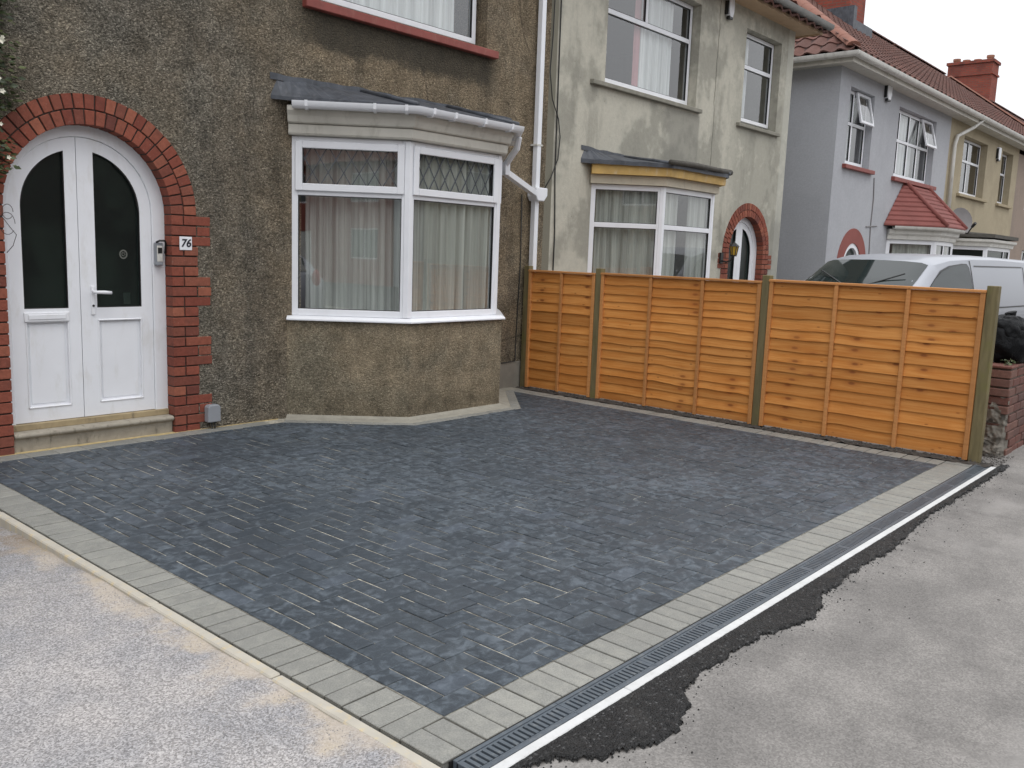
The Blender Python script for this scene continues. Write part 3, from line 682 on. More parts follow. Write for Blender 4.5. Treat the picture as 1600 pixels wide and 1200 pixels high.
def sill(parent, fr, u0, u1, z0, z1, proj, mat, name='sill', back=-.14):
    mb = MB(); mb.prism([(back, z0), (proj, z0), (proj, z1-.012), (back, z1)], lambda d, z, u: fr(u, d, z), u0, u1); return mb.build(name, mat, parent, bevel=.006)
def curtain(path, z0, z1, amp, wl, mat, label, name='net_curtain', gap=0):
    mb = MB(); P = [Vector(p) for p in path]; pts = []; s = 0; ph = random.random()*6
    for a, b in zip(P, P[1:]):
        L = (b-a).length; t = (b-a)/L; n = Vector((t.y, -t.x)); m = max(2, int(L/.012))
        for i in range(m):
            u = i*L/m; w = amp*(sin((s+u)/wl*6.283+ph+1.3*sin((s+u)*3.1)) + .5*sin((s+u)/wl*2.9*6.283))
            pts.append(a+t*u+n*w)
        s += L
    n = len(pts); rows = 5
    for r in range(rows): mb.v += [(p.x+.003*sin(r*2+i*.3), p.y, z0+(z1-z0)*r/(rows-1)) for i, p in enumerate(pts)]
    mb.f = [(r*n+i, r*n+i+1, (r+1)*n+i+1, (r+1)*n+i) for r in range(rows-1) for i in range(n-1)]
    return tag(mb.build(name, mat, None, smooth=True, solid=False), label, 'curtain')
GUT = [(-.055, .045), (-.05, .005), (-.025, -.02), (.025, -.02), (.05, .005), (.055, .05), (.047, .05), (.042, .01), (.02, -.01), (-.02, -.01), (-.042, .01), (-.047, .045)]
def gutter(parent, path, off, z, mat, s=1.0, brackets=(), name='gutter'):
    mb = MB(); mb.sweep(path, [(off+a*s, z+b*s) for a, b in GUT]); g = mb.build(name, mat, parent, smooth=True, auto=50)
    P = [Vector(p) for p in path]
    for seg, f in brackets:
        a, b = P[seg], P[seg+1]; fr = Fr(a, (b-a)); L = (b-a).length; u = L*f
        k_ = MB(); k_.prism([(off-.05*s, z-.03*s), (off+.03*s, z-.03*s), (off+.058*s, z-.002*s), (off+.062*s, z+.056*s), (off+.056*s, z+.056*s), (off+.05*s, z+.003*s), (off-.05*s, z-.004*s)], lambda d, zz, uu: fr(uu, d, zz), u-.013, u+.013)
        k_.build('bracket', mat, g)
    return g
def surround(parent, c, r, z0, zs, two=True, ratio=(.225, .335), fr=FAC, mat='brick', pitch=.0805, proud=.006):
    """brick arch in two rings on toothed brick jambs"""
    R = r+.213; mb = MB(); n = 30
    outer = [(c-R, z0)]+[(c-R*cos(pi*i/n), zs+R*sin(pi*i/n)) for i in range(n+1)]+[(c+R, z0)]
    inner = [(c-r-.004, z0)]+[(c-(r+.004)*cos(pi*i/n), zs+(r+.004)*sin(pi*i/n)) for i in range(n+1)]+[(c+r+.004, z0)]
    mb.ring(outer, inner, lambda u, z, d: fr(u, d, z), -.1115, proud-.013)
    s = mb.build('door_surround', 'mortar', parent)
    j = .011
    def wedge(r0, r1, a0, a1, d1):
        w = MB(); P = [(c-r0*cos(a0), zs+r0*sin(a0)), (c-r0*cos(a1), zs+r0*sin(a1)), (c-r1*cos(a1), zs+r1*sin(a1)), (c-r1*cos(a0), zs+r1*sin(a0))]
        w.prism(P, lambda u, z, d: fr(u, d, z), -.11, d1); return w
    for r0, r1, cnt in ((r, r+.102, max(8, round(pi*(r+.05)/.0775))), (r+.111, R, max(8, round(pi*(r+.16)/.0775)))):
        for i in range(cnt):
            a0 = pi*i/cnt+j/2/((r0+r1)/2); a1 = pi*(i+1)/cnt-j/2/((r0+r1)/2)
            wedge(r0, r1, a0, a1, proud+random.uniform(-.0025, .0025)).build('brick', mat, s, bevel=.003)
    k_ = int((zs-z0)/pitch)+1; zt = zs-.006
    for i in range(k_):
        z1 = zt-i*pitch; zb = z1-pitch+j; grp = (i//3) % 2; wide = grp == 0
        W_ = ratio[1] if wide else ratio[0]
        if wide: cuts = (.1025,) if i % 2 == 0 else (.215,)
        else: cuts = (.1025,) if i % 2 else ()
        e = [0]+[v for q in cuts for v in (q-j/2, q+j/2)]+[W_-random.uniform(0, .006)]
        for sg in (1, -1):
            for q in range(len(e)//2):
                a, b = e[2*q], e[2*q+1]; ua, ub = (c+r+a, c+r+b) if sg > 0 else (c-r-b, c-r-a)
                w = MB(); w.fbox(fr, ua, ub, -.11, proud+random.uniform(-.003, .003), zb+random.uniform(-.001, .001), z1+random.uniform(-.001, .001)); w.build('brick', mat, s, bevel=.003)
    return s
def arc_poly(c, r, zs, z0, n=22):
    return [(c-r, z0)]+[(c-r*cos(pi*i/n), zs+r*sin(pi*i/n)) for i in range(n+1)]+[(c+r, z0)]
def arched_door(parent, c, r, z0, zs, cl, hl, split, d, panel_top=.93, glass_bot=1.02, full=True, fr=FAC):
    """pair of arched leaves in an arched frame; cl, hl centre and half width of the leaves"""
    fn = lambda u, z, q: fr(u, q, z); n = 22
    mb = MB(); o = arc_poly(c, r+.02, zs, z0, n); i_ = arc_poly(cl, hl, zs, z0, n); mb.ring(o, i_, fn, d-.07, d)
    door = mb.build('front_door', 'upvc_door', parent, bevel=.004)
    gr = hl-.092; ga = arch_top(cl, gr, zs); la = arch_top(cl, hl-.003, zs)
    for (a, b, g0, g1) in ((cl-hl+.003, split-.0025, cl-gr, split-.088), (split+.0025, cl+hl-.003, split+.122, cl+gr)):
        xs = [a, b, g0, g1]+[x for x in arch_xs(cl, hl-.003, 40)+arch_xs(cl, gr, 40) if a < x < b]
        zb = z0+.03; p0, p1, pz0, pz1 = g0+.0, g1, zb+.10, panel_top
        def spans(x):
            t = la(x)
            if g0 < x < g1: return [(zb, pz0), (pz1, glass_bot), (ga(x), t)]
            return [(zb, .6), (.6, .97), (.97, t)] if False else [(zb, pz0), (pz0, pz0), (pz0, t)]
        leaf = solid(fr, xs, spans, d-.062, d-.012).build('door_leaf', 'upvc_door', door)
        q = MB(); q.fbox(fr, p0-.002, p1+.002, d-.055, d-.032, pz0-.002, pz1+.002); q.fbox(fr, p0+.03, p1-.03, d-.0325, d-.027, pz0+.03, pz1-.03); q.build('door_panel', 'upvc_door', door, bevel=.003)
        b_ = MB()
        for (ua, ub, za, zc) in ((p0, p0+.012, pz0, pz1), (p1-.012, p1, pz0, pz1), (p0, p1, pz1-.012, pz1+.001), (p0, p1, pz0-.001, pz0+.012)): b_.fbox(fr, ua, ub, d-.034, d-.006, za, zc)
        b_.build('panel_beading', 'upvc_door', door, bevel=.004)
        # glass with a dark gasket line
        m_ = 14; top = [(g0+(g1-g0)*i/m_, ga(min(max(g0+(g1-g0)*i/m_, cl-gr+1e-4), cl+gr-1e-4))) for i in range(m_+1)]
        P = MB(); V = [fn(g0, glass_bot, d-.04), fn(g1, glass_bot, d-.04)]+[fn(u, z, d-.04) for u, z in reversed(top)]; P.add(V, [tuple(range(len(V)))]); P.build('pane', 'glass_dark', door, solid=False)
        gk = MB(); oo = [(g0, glass_bot)]+top+[(g1, glass_bot), (g0, glass_bot)]; cx = (g0+g1)/2; cz = 1.5
        ii = [(u+(.007 if u < cx else -.007), z+(.007 if z < cz else -.007)) for u, z in oo]; gk.ring(oo, ii, fn, d-.041, d-.016); gk.build('gasket', 'black_plastic', door)
    return door

def shell(parent, x0, x1, y1, z1, mat, th=.2, sides=(1, 1)):
    if sides[0]: mb = MB(); mb.box(x0, x0+th, F+th, y1, -.15, z1); mb.build('side_wall', mat, parent)
    if sides[1]: mb = MB(); mb.box(x1-th, x1, F+th, y1, -.15, z1); mb.build('side_wall', mat, parent)
    mb = MB(); mb.box(x0, x1, y1, y1+th, -.15, z1); mb.build('rear_wall', mat, parent)
    mb = MB(); mb.box(x0+th, x1-th, F+th, y1, 2.55, 2.75); mb.box(x0+th, x1-th, F+th, y1, -.12, .1); mb.box(x0+th, x1-th, F+th+3.6, F+th+3.7, .1, 5.2); mb.build('floors', 'interior', parent)
    mb = MB(); mb.box(x0+th, x1-th, F+th, y1, z1-.05, z1+.02); mb.build('upper_ceiling', 'interior', parent)
def bay_walls(parent, P, z1, mat, z0=-.05, name='bay_wall'):
    mb = MB(); mb.prism([P[0], P[1], P[2], P[3], (P[3][0]-.1, F+.1), (P[0][0]+.1, F+.1)], lambda x, y, z: (x, y, z), z0, z1); return mb.build(name, mat, parent)
def cut_profile(o0, o1, z0, z1): return [(o0, z0), (o1, z0), (o1, z1), (o0, z1)]
def bay_roof(parent, P, off, ze, zt, ext, mat, name='bay_roof', rolls=True, th=.03, wav=0):
    """low lead roof between the bay's eaves and the wall"""
    a, b, c, d = [Vector(p) for p in P]
    m = off*.4142; E0 = (a.x-off*1.4142, F); E1 = (b.x-m, b.y-off); E2 = (c.x+m, c.y-off); E3 = (d.x+off*1.4142, F)
    T0, T1, T2, T3 = (E0[0]-.01, F+.01), (b.x+.05, F), (c.x-.05, F), (E3[0]+.01, F+.01)
    mb = MB(); n = 14
    def strip(p0, p1, q0, q1, z0, z1, za, zb):
        V = []
        for i in range(n+1):
            t = i/n; w = wav*nz(p0[0]+t*3, p0[1], 3)
            V += [(p0[0]+(p1[0]-p0[0])*t, p0[1]+(p1[1]-p0[1])*t, z0+(z1-z0)*t-th+w*.3), (p0[0]+(p1[0]-p0[0])*t, p0[1]+(p1[1]-p0[1])*t, z0+(z1-z0)*t+w*.5),
                  (q0[0]+(q1[0]-q0[0])*t, q0[1]+(q1[1]-q0[1])*t, za+(zb-za)*t+w)]
        mb.add(V, [q for i in range(n) for q in ((3*i, 3*i+3, 3*i+4, 3*i+1), (3*i+1, 3*i+4, 3*i+5, 3*i+2))])
    strip(E0, E1, T0, T1, ze+.02, ze, zt[0], zt[1]); strip(E1, E2, T1, T2, ze, ze, zt[1], zt[2]); strip(E2, E3, T2, T3, ze, ze+.02, zt[2], zt[3])
    r = mb.build(name, mat, parent, solid=False)
    if rolls:
        for (e, t, zz) in ((E1, T1, zt[1]), (E2, T2, zt[2])):
            k_ = MB(); k_.tube([(e[0], e[1]-.01, ze+.005), ((e[0]+t[0])/2, (e[1]+t[1])/2, (ze+zz)/2+.012), (t[0], t[1], zz+.01)], .022, 8); k_.build('lead_roll', mat, r, smooth=True)
        k_ = MB(); pts = [(T0[0]+(T3[0]-T0[0])*i/40) for i in range(41)]
        for i, (xa, xb) in enumerate(zip(pts, pts[1:])):
            f = lambda x: zt[0]+(zt[3]-zt[0])*(x-T0[0])/(T3[0]-T0[0]) if x < T1[0] or x > T2[0] else None
            def zr(x):
                if x < T1[0]: return zt[0]+(zt[1]-zt[0])*(x-T0[0])/(T1[0]-T0[0])
                if x < T2[0]: return zt[1]+(zt[2]-zt[1])*(x-T1[0])/(T2[0]-T1[0])
                return zt[2]+(zt[3]-zt[2])*(x-T2[0])/(T3[0]-T2[0])
            h0, h1 = .035+.02*nz(xa, 0, 4), .035+.02*nz(xb, 0, 4)
            k_.add([(xa, F-.008, zr(xa)-.02), (xb, F-.008, zr(xb)-.02), (xb, F-.005, zr(xb)+h1), (xa, F-.005, zr(xa)+h0)], [(0, 1, 2, 3)])
        k_.build('flashing', mat, r, solid=False)
    return r
def bay_lights(parent, P, z0, z1, tr, **kw):
    for i in range(3):
        a, b = Vector(P[i]), Vector(P[i+1]); L = (b-a).length; fr = Fr(a, b-a)
        cut = .035
        ww = dict(kw); cc = ww.pop('front_cols', ()); ww['cols'] = cc if i == 1 else ww.get('cols', ())
        if 'low_front' in ww: lf = ww.pop('low_front'); ww['lowcols'] = lf if i == 1 else None
        window(parent, fr, .012 if i else .012, L-.012, z0, z1, -.02, tr=tr, name='bay_window', **ww)
    for i in (1, 2):
        mb = MB(); a = Vector(P[i]); p = a
        pv, nx_ = (Vector(P[i])-Vector(P[i-1])).normalized(), (Vector(P[i+1])-Vector(P[i])).normalized(); n0, n1 = Vector((pv.y, -pv.x)), Vector((nx_.y, -nx_.x))
        q = [a-pv*.05-n0*.012, a-n0*.012+(pv-nx_)*.004, a+nx_*.05-n1*.012, a+nx_*.05-n1*.07, a-pv*.05-n0*.07]
        mb.prism([t[:] for t in q], lambda x, y, z: (x, y, z), z0+.002, z1-.002); mb.build('corner_post', kw.get('mat', 'upvc'), parent, bevel=.006)

# ================================================================== house 1
H1 = thing('pebbledash_house', 'dark brown pebbledash house with brick arched white double door and white bay window', 'house', (4, F, 0))
wall('front_wall', 'dash', H1, FAC, -4, 8.12, -.1, 5.3, [(2.105, 3.745, -.1, 1.745, 'arch'), (4.95, 7.07, 3.66, 5.05), (4.75, 7.22, .3, 2.5)])
shell(H1, -4, 8.12, 15, 5.3, 'dash', sides=(1, 1))
surround(H1, 2.925, .605, .0, 1.745)
door = arched_door(H1, 2.925, .605, .16, 1.745, 2.905, .525, 2.868, -.112)
# ironmongery
mb = MB(); mb.fbox(FAC, 2.943, 2.972, -.124, -.112, .965, 1.185); hp = mb.build('handle_plate', 'upvc_door', door, bevel=.006, seg=2)
mb = MB(); mb.tube([FAC(2.957, -.115, 1.14), FAC(2.957, -.075, 1.14), FAC(2.965, -.066, 1.14)], .011, 10); mb.tube([FAC(2.957, -.066, 1.14), FAC(3.02, -.062, 1.138), FAC(3.075, -.066, 1.134)], [.012, .0145, .013], 10); mb.build('lever', 'upvc_door', hp, smooth=True)
mb = MB(); mb.tube([FAC(2.957, -.113, 1.035), FAC(2.957, -.108, 1.035)], .009, 10); mb.build('keyhole', 'black_plastic', hp)
mb = MB(); mb.fbox(FAC, 2.465, 2.78, -.128, -.110, .925, .995); lb = mb.build('letterbox', 'upvc_door', door, bevel=.006, seg=2)
mb = MB(); mb.fbox(FAC, 2.49, 2.755, -.112, -.104, .942, .98); mb.build('flap', 'upvc_door', lb, bevel=.004)
mb = MB()
for t in range(1):
    P = [(3.215+.032*cos(a*pi/12), 1.425+.036*sin(a*pi/12)) for a in range(25)]; Q = [(3.215+.022*cos(a*pi/12), 1.425+.025*sin(a*pi/12)) for a in range(25)]
    mb.ring(P, Q, lambda u, z, d: FAC(u, d, z), -.1515, -.150)
    for a in range(6): mb.fbox(FAC, 3.215+.012*cos(a)-.004, 3.215+.012*cos(a)+.004, -.1515, -.150, 1.425+.012*sin(a)-.004, 1.425+.012*sin(a)+.004)
mb.build('round_sticker', 'brass', door)
mb = MB(); mb.fbox(FAC, 3.275, 3.33, -.30, -.296, 1.03, 1.12); mb.build('notice', 'upvc_grey', door)
mb = MB(); mb.fbox(FAC, 2.322, 3.528, -.2, -.085, .14, .186); mb.build('threshold', 'threshold', H1, bevel=.004)
# doorstep: moulded nosing on a riser
st = MB(); prof = [(-.2, .145), (-.015, .139), (.0, .133), (.007, .119), (.0, .106), (-.012, .099), (-.025, .095), (-.03, .03), (-.03, -.02), (-.2, -.02)]
st.prism(prof, lambda d, z, u: FAC(u, d, z), 2.325, 3.525); stp = st.build('doorstep', 'step', H1, bevel=.004)
# upstairs window
window(H1, FAC, 4.95, 7.02, 3.70, 5.04, -.115, cols=(5.98,), tr=4.62, lowcols=(), sash=((0, 1), (1, 1)))
sl_ = sill(H1, FAC, 4.76, 7.20, 3.565, 3.652, .065, 'red_sill', 'window_sill')
# bay
bay_walls(H1, (B0, B1, B2, B3), .888, 'dash_bay')
PB = [(4.625, 6.70), (5.365, 5.96), (6.565, 5.96), (7.305, 6.70)]
mb = MB(); mb.sweep([B0, B1, B2, B3], [(-.18, .886), (.035, .884), (.035, .9), (.0, .922), (-.18, .93)]); mb.build('bay_sill', 'upvc', H1, bevel=.003)
bay_lights(H1, PB, .925, 2.48, 2.01, sash=((0, 1),), lattice=True, fw=.06)
PI_ = [(p[0]+(.09 if i < 2 else -.09), p[1]+.03) for i, p in enumerate(PB)]
mb = MB(); mb.sweep(PB, [(-.2, 2.483), (.035, 2.483), (.045, 2.5), (.045, 2.575), (-.2, 2.575)]); mb.build('bay_lintel', 'fascia', H1, bevel=.004)
mb = MB(); mb.sweep(PB, [(-.2, 2.578), (.06, 2.578), (.072, 2.59), (.085, 2.64), (.105, 2.68), (.105, 2.72), (-.2, 2.72)]); mb.build('bay_cornice', 'fascia', H1, bevel=.003)
a_ = .165; GP = [(PB[0][0]+.04, PB[0][1]-.04), PB[1], PB[2], (PB[3][0]-.04, PB[3][1]-.04)]
gutter(H1, GP, .15, 2.705, 'upvc', .85, ((0, .12), (0, .7), (0, .97), (1, .08), (1, .3), (1, .62), (1, .93), (2, .5)), 'bay_gutter')
bay_roof(H1, PB, .13, 2.765, (2.94, 2.955, 2.975, 2.965), 0, 'lead', wav=.03)
# downpipe and the branch from the bay gutter
DX = 7.885
mb = MB(); mb.fbox(FAC, DX-.034, DX+.034, .03, .095, 2.24, 5.3); dp = mb.build('downpipe', 'upvc', H1, bevel=.006, seg=2)
mb = MB(); mb.fbox(FAC, DX-.034, DX+.034, .03, .095, .06, 2.14); mb.build('lower_pipe', 'upvc', dp, bevel=.006, seg=2)
mb = MB(); P = [(DX-.085, 2.285), (DX+.115, 2.285), (DX+.115, 2.2), (DX+.06, 2.135), (DX-.05, 2.135), (DX-.085, 2.185)]; mb.prism(P, lambda u, z, d: FAC(u, d, z), .012, .15); mb.build('hopper', 'upvc', dp, bevel=.01, seg=2)
mb = MB(); mb.fbox(FAC, DX-.05, DX+.05, .006, .101, 2.745, 2.765); mb.fbox(FAC, DX-.05, DX+.05, .006, .101, 4.4, 4.42); mb.build('pipe_clip', 'upvc_grey', dp)
br = MB(); br.tube([(6.86, 6.02, 2.69), (6.88, 6.06, 2.58), (6.90, 6.16, 2.5), (6.92, 6.24, 2.43)], .033, 10); br.tube([(6.92, 6.24, 2.46), (6.92, 6.24, 2.33)], .036, square=True)
br.tube([(6.92, 6.24, 2.36), (7.86, 6.60, 2.205)], .031, square=True); br.build('branch_pipe', 'upvc', dp, bevel=.003)
mb = MB(); mb.fbox(FAC, 7.385, 8.12, .0, .014, -.05, .30); mb.build('plinth', 'plinth', H1, bevel=.004)
# curtains
curtain([(PI_[0][0]+.1, PI_[0][1]), (PI_[1][0]+.02, PI_[1][1]+.06), (PI_[2][0]-.02, PI_[2][1]+.06), PI_[3]], .95, 2.46, .024, .115, 'net', 'white net curtain behind the leaded bay window of the brown house')
curtain([(5.0, F+.22), (6.8, F+.22)], 3.7, 5.0, .012, .16, 'curtain', 'white curtain in the upstairs window over the red sill of the brown house', 'curtain')

# small things fixed to the front of house 1
t = thing('number_plaque', 'small white house number plaque 76 on the brick door jamb', 'plaque', FAC(3.645, .01, 1.525))
mb = MB(); mb.fbox(FAC, 3.592, 3.698, .0095, .0145, 1.472, 1.578); mb.build('plate', 'upvc', t, bevel=.002)
fc = bpy.data.curves.new('digits', 'FONT'); fc.body = '76'; fc.size = .085; fc.extrude = .0012; fc.offset = .0022; fc.shear = .18; fc.align_x = 'CENTER'; fc.align_y = 'CENTER'; fc.materials.append(M['ink'])
fo = bpy.data.objects.new('digits', fc); COL.objects.link(fo); bpy.context.view_layer.update()
dm = bpy.data.meshes.new_from_object(fo.evaluated_get(bpy.context.evaluated_depsgraph_get())); bpy.data.objects.remove(fo)
o = link('digits', dm, t, FAC(3.645, .0158, 1.525), (pi/2, 0, 0))
t = thing('door_intercom', 'grey keypad box on the white door frame beside the brick jamb', 'keypad', FAC(3.45, -.1, 1.43))
mb = MB(); mb.fbox(FAC, 3.438, 3.496, -.112, -.065, 1.345, 1.525); mb.build('body', 'grey_plastic', t, bevel=.008, seg=2)
mb = MB(); mb.fbox(FAC, 3.444, 3.49, -.066, -.062, 1.375, 1.50); mb.build('cover', 'upvc_grey', t, bevel=.003)
mb = MB(); mb.fbox(FAC, 3.45, 3.484, -.0625, -.0595, 1.44, 1.485); mb.build('screen', 'black_plastic', t)
mb = MB(); mb.tube([FAC(3.44, -.07, 1.525), FAC(3.46, -.05, 1.54), FAC(3.5, -.045, 1.54), FAC(3.515, -.06, 1.52), FAC(3.515, -.075, 1.44)], .008, 8); mb.build('hood', 'black_plastic', t, smooth=True)
t = thing('outdoor_socket', 'grey weatherproof box low on the wall at the foot of the brick jamb', 'socket box', FAC(3.84, .03, .06))
mb = MB(); P = [(3.785, .06), (3.785, .185), (3.80, .205), (3.885, .205), (3.9, .185), (3.9, .06)]; mb.prism(P, lambda u, z, d: FAC(u, d, z), .008, .075); mb.build('cover', 'grey_plastic', t, bevel=.008, seg=2)
mb = MB(); mb.tube([FAC(3.83, .04, .065), FAC(3.832, .05, .02), FAC(3.835, .05, -.02)], .006, 6); mb.tube([FAC(3.86, .04, .065), FAC(3.858, .05, .02), FAC(3.856, .05, -.02)], .006, 6); mb.build('conduit', 'cable', t, smooth=True)
cb = MB(); cb.tube([FAC(8.155, .02, 6), FAC(8.15, .02, 4.6), FAC(8.14, .02, 4.0), FAC(8.1, .03, 3.6), FAC(8.16, .03, 3.3), FAC(8.3, .02, 3.1), FAC(8.345, .02, 2.9), FAC(8.32, .02, 2.65), FAC(8.2, .02, 2.42), FAC(8.09, .03, 2.3)], .007, 6)
tag(cb.build('hanging_cable', 'cable', None, smooth=True), 'thin dark cable looping loose beside the white downpipe', 'cable')
cb = MB(); cb.tube([FAC(8.27, .01, 6), FAC(8.275, .012, 4), FAC(8.29, .01, 2.5), FAC(8.33, .012, 1.8), FAC(8.33, .01, 0)], .008, 6)
tag(cb.build('wall_cable', 'cable', None, smooth=True), 'dark cable running straight down the edge of the cream rendered house', 'cable')
cb = MB(); cb.tube([FAC(7.71, .012, 2.2), FAC(7.73, .012, 1.5), FAC(7.70, .012, .6), FAC(7.69, .02, .31), FAC(7.45, .02, .3)], .006, 6)
tag(cb.build('wall_cable', 'cable', None, smooth=True), 'thin cable on the brown wall between the bay and the fence', 'cable')

# ================================================================== house 2
H2 = thing('rendered_house', 'weathered cream rendered house with yellow bay fascia behind the orange fence', 'house', (11, F, 0))
wall('front_wall', 'h2', H2, FAC, 8.12, 14.43, -.1, 5.3, [(12.46, 14.06, -.1, 1.66, 'arch'), (9.2, 11.40, 3.66, 5.05), (12.76, 13.97, 3.64, 5.02), (9.15, 11.45, .3, 2.45)])
shell(H2, 8.12, 14.43, 15, 5.3, 'h2', sides=(0, 1))
surround(H2, 13.26, .585, -.05, 1.66)
d2 = arched_door(H2, 13.26, .585, .1, 1.66, 13.24, .50, 13.205, -.112)
mb = MB(); mb.fbox(FAC, 12.68, 13.84, -.2, .05, -.05, .1); mb.build('doorstep', 'stone', H2)
window(H2, FAC, 9.215, 11.385, 3.70, 5.045, -.13, cols=(10.25,), tr=4.56, lowcols=())
window(H2, FAC, 12.775, 13.955, 3.70, 5.01, -.13, tr=4.52)
sill(H2, FAC, 8.9, 11.5, 3.595, 3.66, .06, 'grey_sill', 'window_sill'); sill(H2, FAC, 12.62, 14.04, 3.57, 3.635, .06, 'grey_sill', 'window_sill')
Q = [(8.98, 6.70), (9.66, 6.02), (10.95, 6.02), (11.63, 6.70)]
bay_walls(H2, Q, .86, 'h2')
PQ = [(9.0, 6.70), (9.66, 6.04), (10.95, 6.04), (11.61, 6.70)]
mb = MB(); mb.sweep(Q, [(-.18, .86), (.04, .86), (.04, .88), (-.18, .9)]); mb.build('bay_sill', 'upvc', H2)
bay_lights(H2, PQ, .9, 2.425, 1.93, sash=(), fw=.065)
# opening casement only on the near light, as on the street side
mb = MB(); mb.sweep(PQ, [(-.2, 2.428), (.04, 2.428), (.04, 2.535), (-.2, 2.535)]); mb.build('bay_lintel', 'cream_paint', H2)
mb = MB(); mb.sweep(PQ, [(-.2, 2.538), (.11, 2.538), (.115, 2.655), (-.2, 2.655)]); mb.build('bay_fascia', 'yellow_paint', H2)
bay_roof(H2, PQ, .15, 2.685, (2.83, 2.80, 2.83, 2.80), 0, 'lead', th=.05, wav=.03)
lr = MB(); lr.tube([(9.5, 5.88, 2.70), (10.1, 5.87, 2.715), (10.7, 5.87, 2.71), (11.15, 5.95, 2.72)], [.03, .035, .03, .04], 8); lr.build('lead_edge', 'felt', H2, smooth=True)
curtain([(9.16, 6.72), (9.72, 6.16), (10.15, 6.14)], .9, 2.41, .016, .13, 'net', 'net curtain behind the left half of the cream house bay window')
curtain([(10.42, 6.14), (10.9, 6.14), (11.45, 6.68)], .9, 2.41, .014, .1, 'net', 'narrow net curtain at the right end of the cream house bay window')
curtain([(10.25, F+.23), (11.05, F+.23)], 3.7, 5.0, .014, .2, 'curtain', 'white curtain in the large upstairs window of the cream house', 'curtain')
curtain([(10.1, F+.22), (10.25, F+.22)], 3.7, 5.0, .01, .1, 'pink', 'narrow pink curtain edge beside the white curtain in the upstairs window', 'curtain')
curtain([(12.8, F+.3), (13.45, F+.3)], 3.7, 5.0, .012, .2, 'curtain', 'pale curtain in the narrow upstairs window of the cream house', 'curtain')
def alarm(u, z, fr, label, lens=False, w=.17, h=.27, dark=False):
    t = thing('alarm_box', label, 'alarm box', fr(u, 0, z), 'alarm boxes on the upper walls')
    P = [(u-w/2, z+h), (u+w/2, z+h), (u+w/2, z+h*.35), (u+w*.3, z), (u-w*.3, z), (u-w/2, z+h*.35)]
    mb = MB(); mb.prism(P, lambda a, b, d: fr(a, d, b), .0, .075); mb.build('cover', 'upvc', t, bevel=.012, seg=2)
    mb = MB(); mb.fbox(fr, u-w*.34, u+w*.34, .012, .07, z-.03, z+.03); mb.build('strobe', 'black_plastic', t, bevel=.006)
    mb = MB(); mb.fbox(fr, u-w/2-.02, u-w/2-.001, .0, .06, z+.03, z+h-.03); mb.build('back_plate', 'black_plastic', t, bevel=.004)
alarm(12.13, 5.03, FAC, 'narrow white alarm box high between the cream house windows', w=.14, h=.25)
t = thing('wall_lantern', 'black coach lantern with yellow panes on the brick arch', 'lantern', FAC(12.45, .1, 1.55))
lc = (12.46, 6.50)
mb = MB(); mb.tube([(12.42, F-.01, 1.54), (12.43, F-.1, 1.52), (12.45, 6.53, 1.55), (12.46, 6.50, 1.62)], .014, 8); mb.box(12.38, 12.46, F-.03, F, 1.5, 1.66); mb.build('bracket', 'black_metal', t)
def frus(mb, c, r0, r1, z0, z1, n=6, ph=0):
    V = [(c[0]+r0*cos(2*pi*i/n+ph), c[1]+r0*sin(2*pi*i/n+ph), z0) for i in range(n)]+[(c[0]+r1*cos(2*pi*i/n+ph), c[1]+r1*sin(2*pi*i/n+ph), z1) for i in range(n)]
    return mb.add(V, [tuple(range(n))[::-1], tuple(range(n, 2*n))]+[(i, (i+1) % n, n+(i+1) % n, n+i) for i in range(n)])
mb = MB(); frus(mb, lc, .04, .062, 1.63, 1.76); mb.build('glass_body', 'gold_glass', t)
mb = MB(); frus(mb, lc, .046, .046, 1.61, 1.632); frus(mb, lc, .082, .03, 1.76, 1.81); frus(mb, lc, .02, .01, 1.81, 1.84)
for i in range(6): a = 2*pi*i/6; mb.tube([(lc[0]+.043*cos(a), lc[1]+.043*sin(a), 1.63), (lc[0]+.065*cos(a), lc[1]+.065*sin(a), 1.76)], .007, 5)
mb.build('lantern_frame', 'black_metal', t)

# ================================================================== house 3
H3 = thing('lilac_house', 'lilac grey rendered end house with red tiled bay canopy and red sills', 'house', (19.8, F, 0))
wall('front_wall', 'h3', H3, FAC, 16.46, 23.3, -.1, 5.12, [(17.28, 18.22, -.1, 1.50, 'arch'), (16.97, 18.22, 3.44, 4.84), (19.66, 22.2, 3.44, 4.86), (19.7, 22.5, .3, 2.2)])
shell(H3, 16.46, 23.3, 15, 5.12, 'h3', sides=(1, 1))
mb = MB(); mb.ring(arc_poly(17.75, .76, 1.50, 0), arc_poly(17.75, .47, 1.50, 0), lambda u, z, d: FAC(u, d, z), -.12, .012); mb.build('door_surround', 'red_paint', H3)
mb = MB(); mb.ring(arc_poly(17.75, .49, 1.50, 0), arc_poly(17.75, .38, 1.50, 0), lambda u, z, d: FAC(u, d, z), -.1, -.006); dr3 = mb.build('front_door', 'upvc', H3)
mb = MB(); mb.fbox(FAC, 17.36, 18.14, -.085, -.02, 1.44, 1.56); mb.build('transom', 'upvc', dr3)
mb = MB(); mb.fbox(FAC, 17.385, 18.115, -.085, -.03, 0, .9); mb.fbox(FAC, 17.385, 17.5, -.085, -.031, .9, 1.437); mb.fbox(FAC, 18.0, 18.115, -.085, -.031, .9, 1.437); mb.fbox(FAC, 17.5, 18.0, -.085, -.032, 1.33, 1.437); mb.build('door_leaf', 'upvc', dr3)
mb = MB(); V = [FAC(u, -.06, z) for u, z in arc_poly(17.75, .39, 1.50, .0)]; mb.add(V, [tuple(range(len(V)))]); mb.build('pane', 'glass_dark', dr3, solid=False)
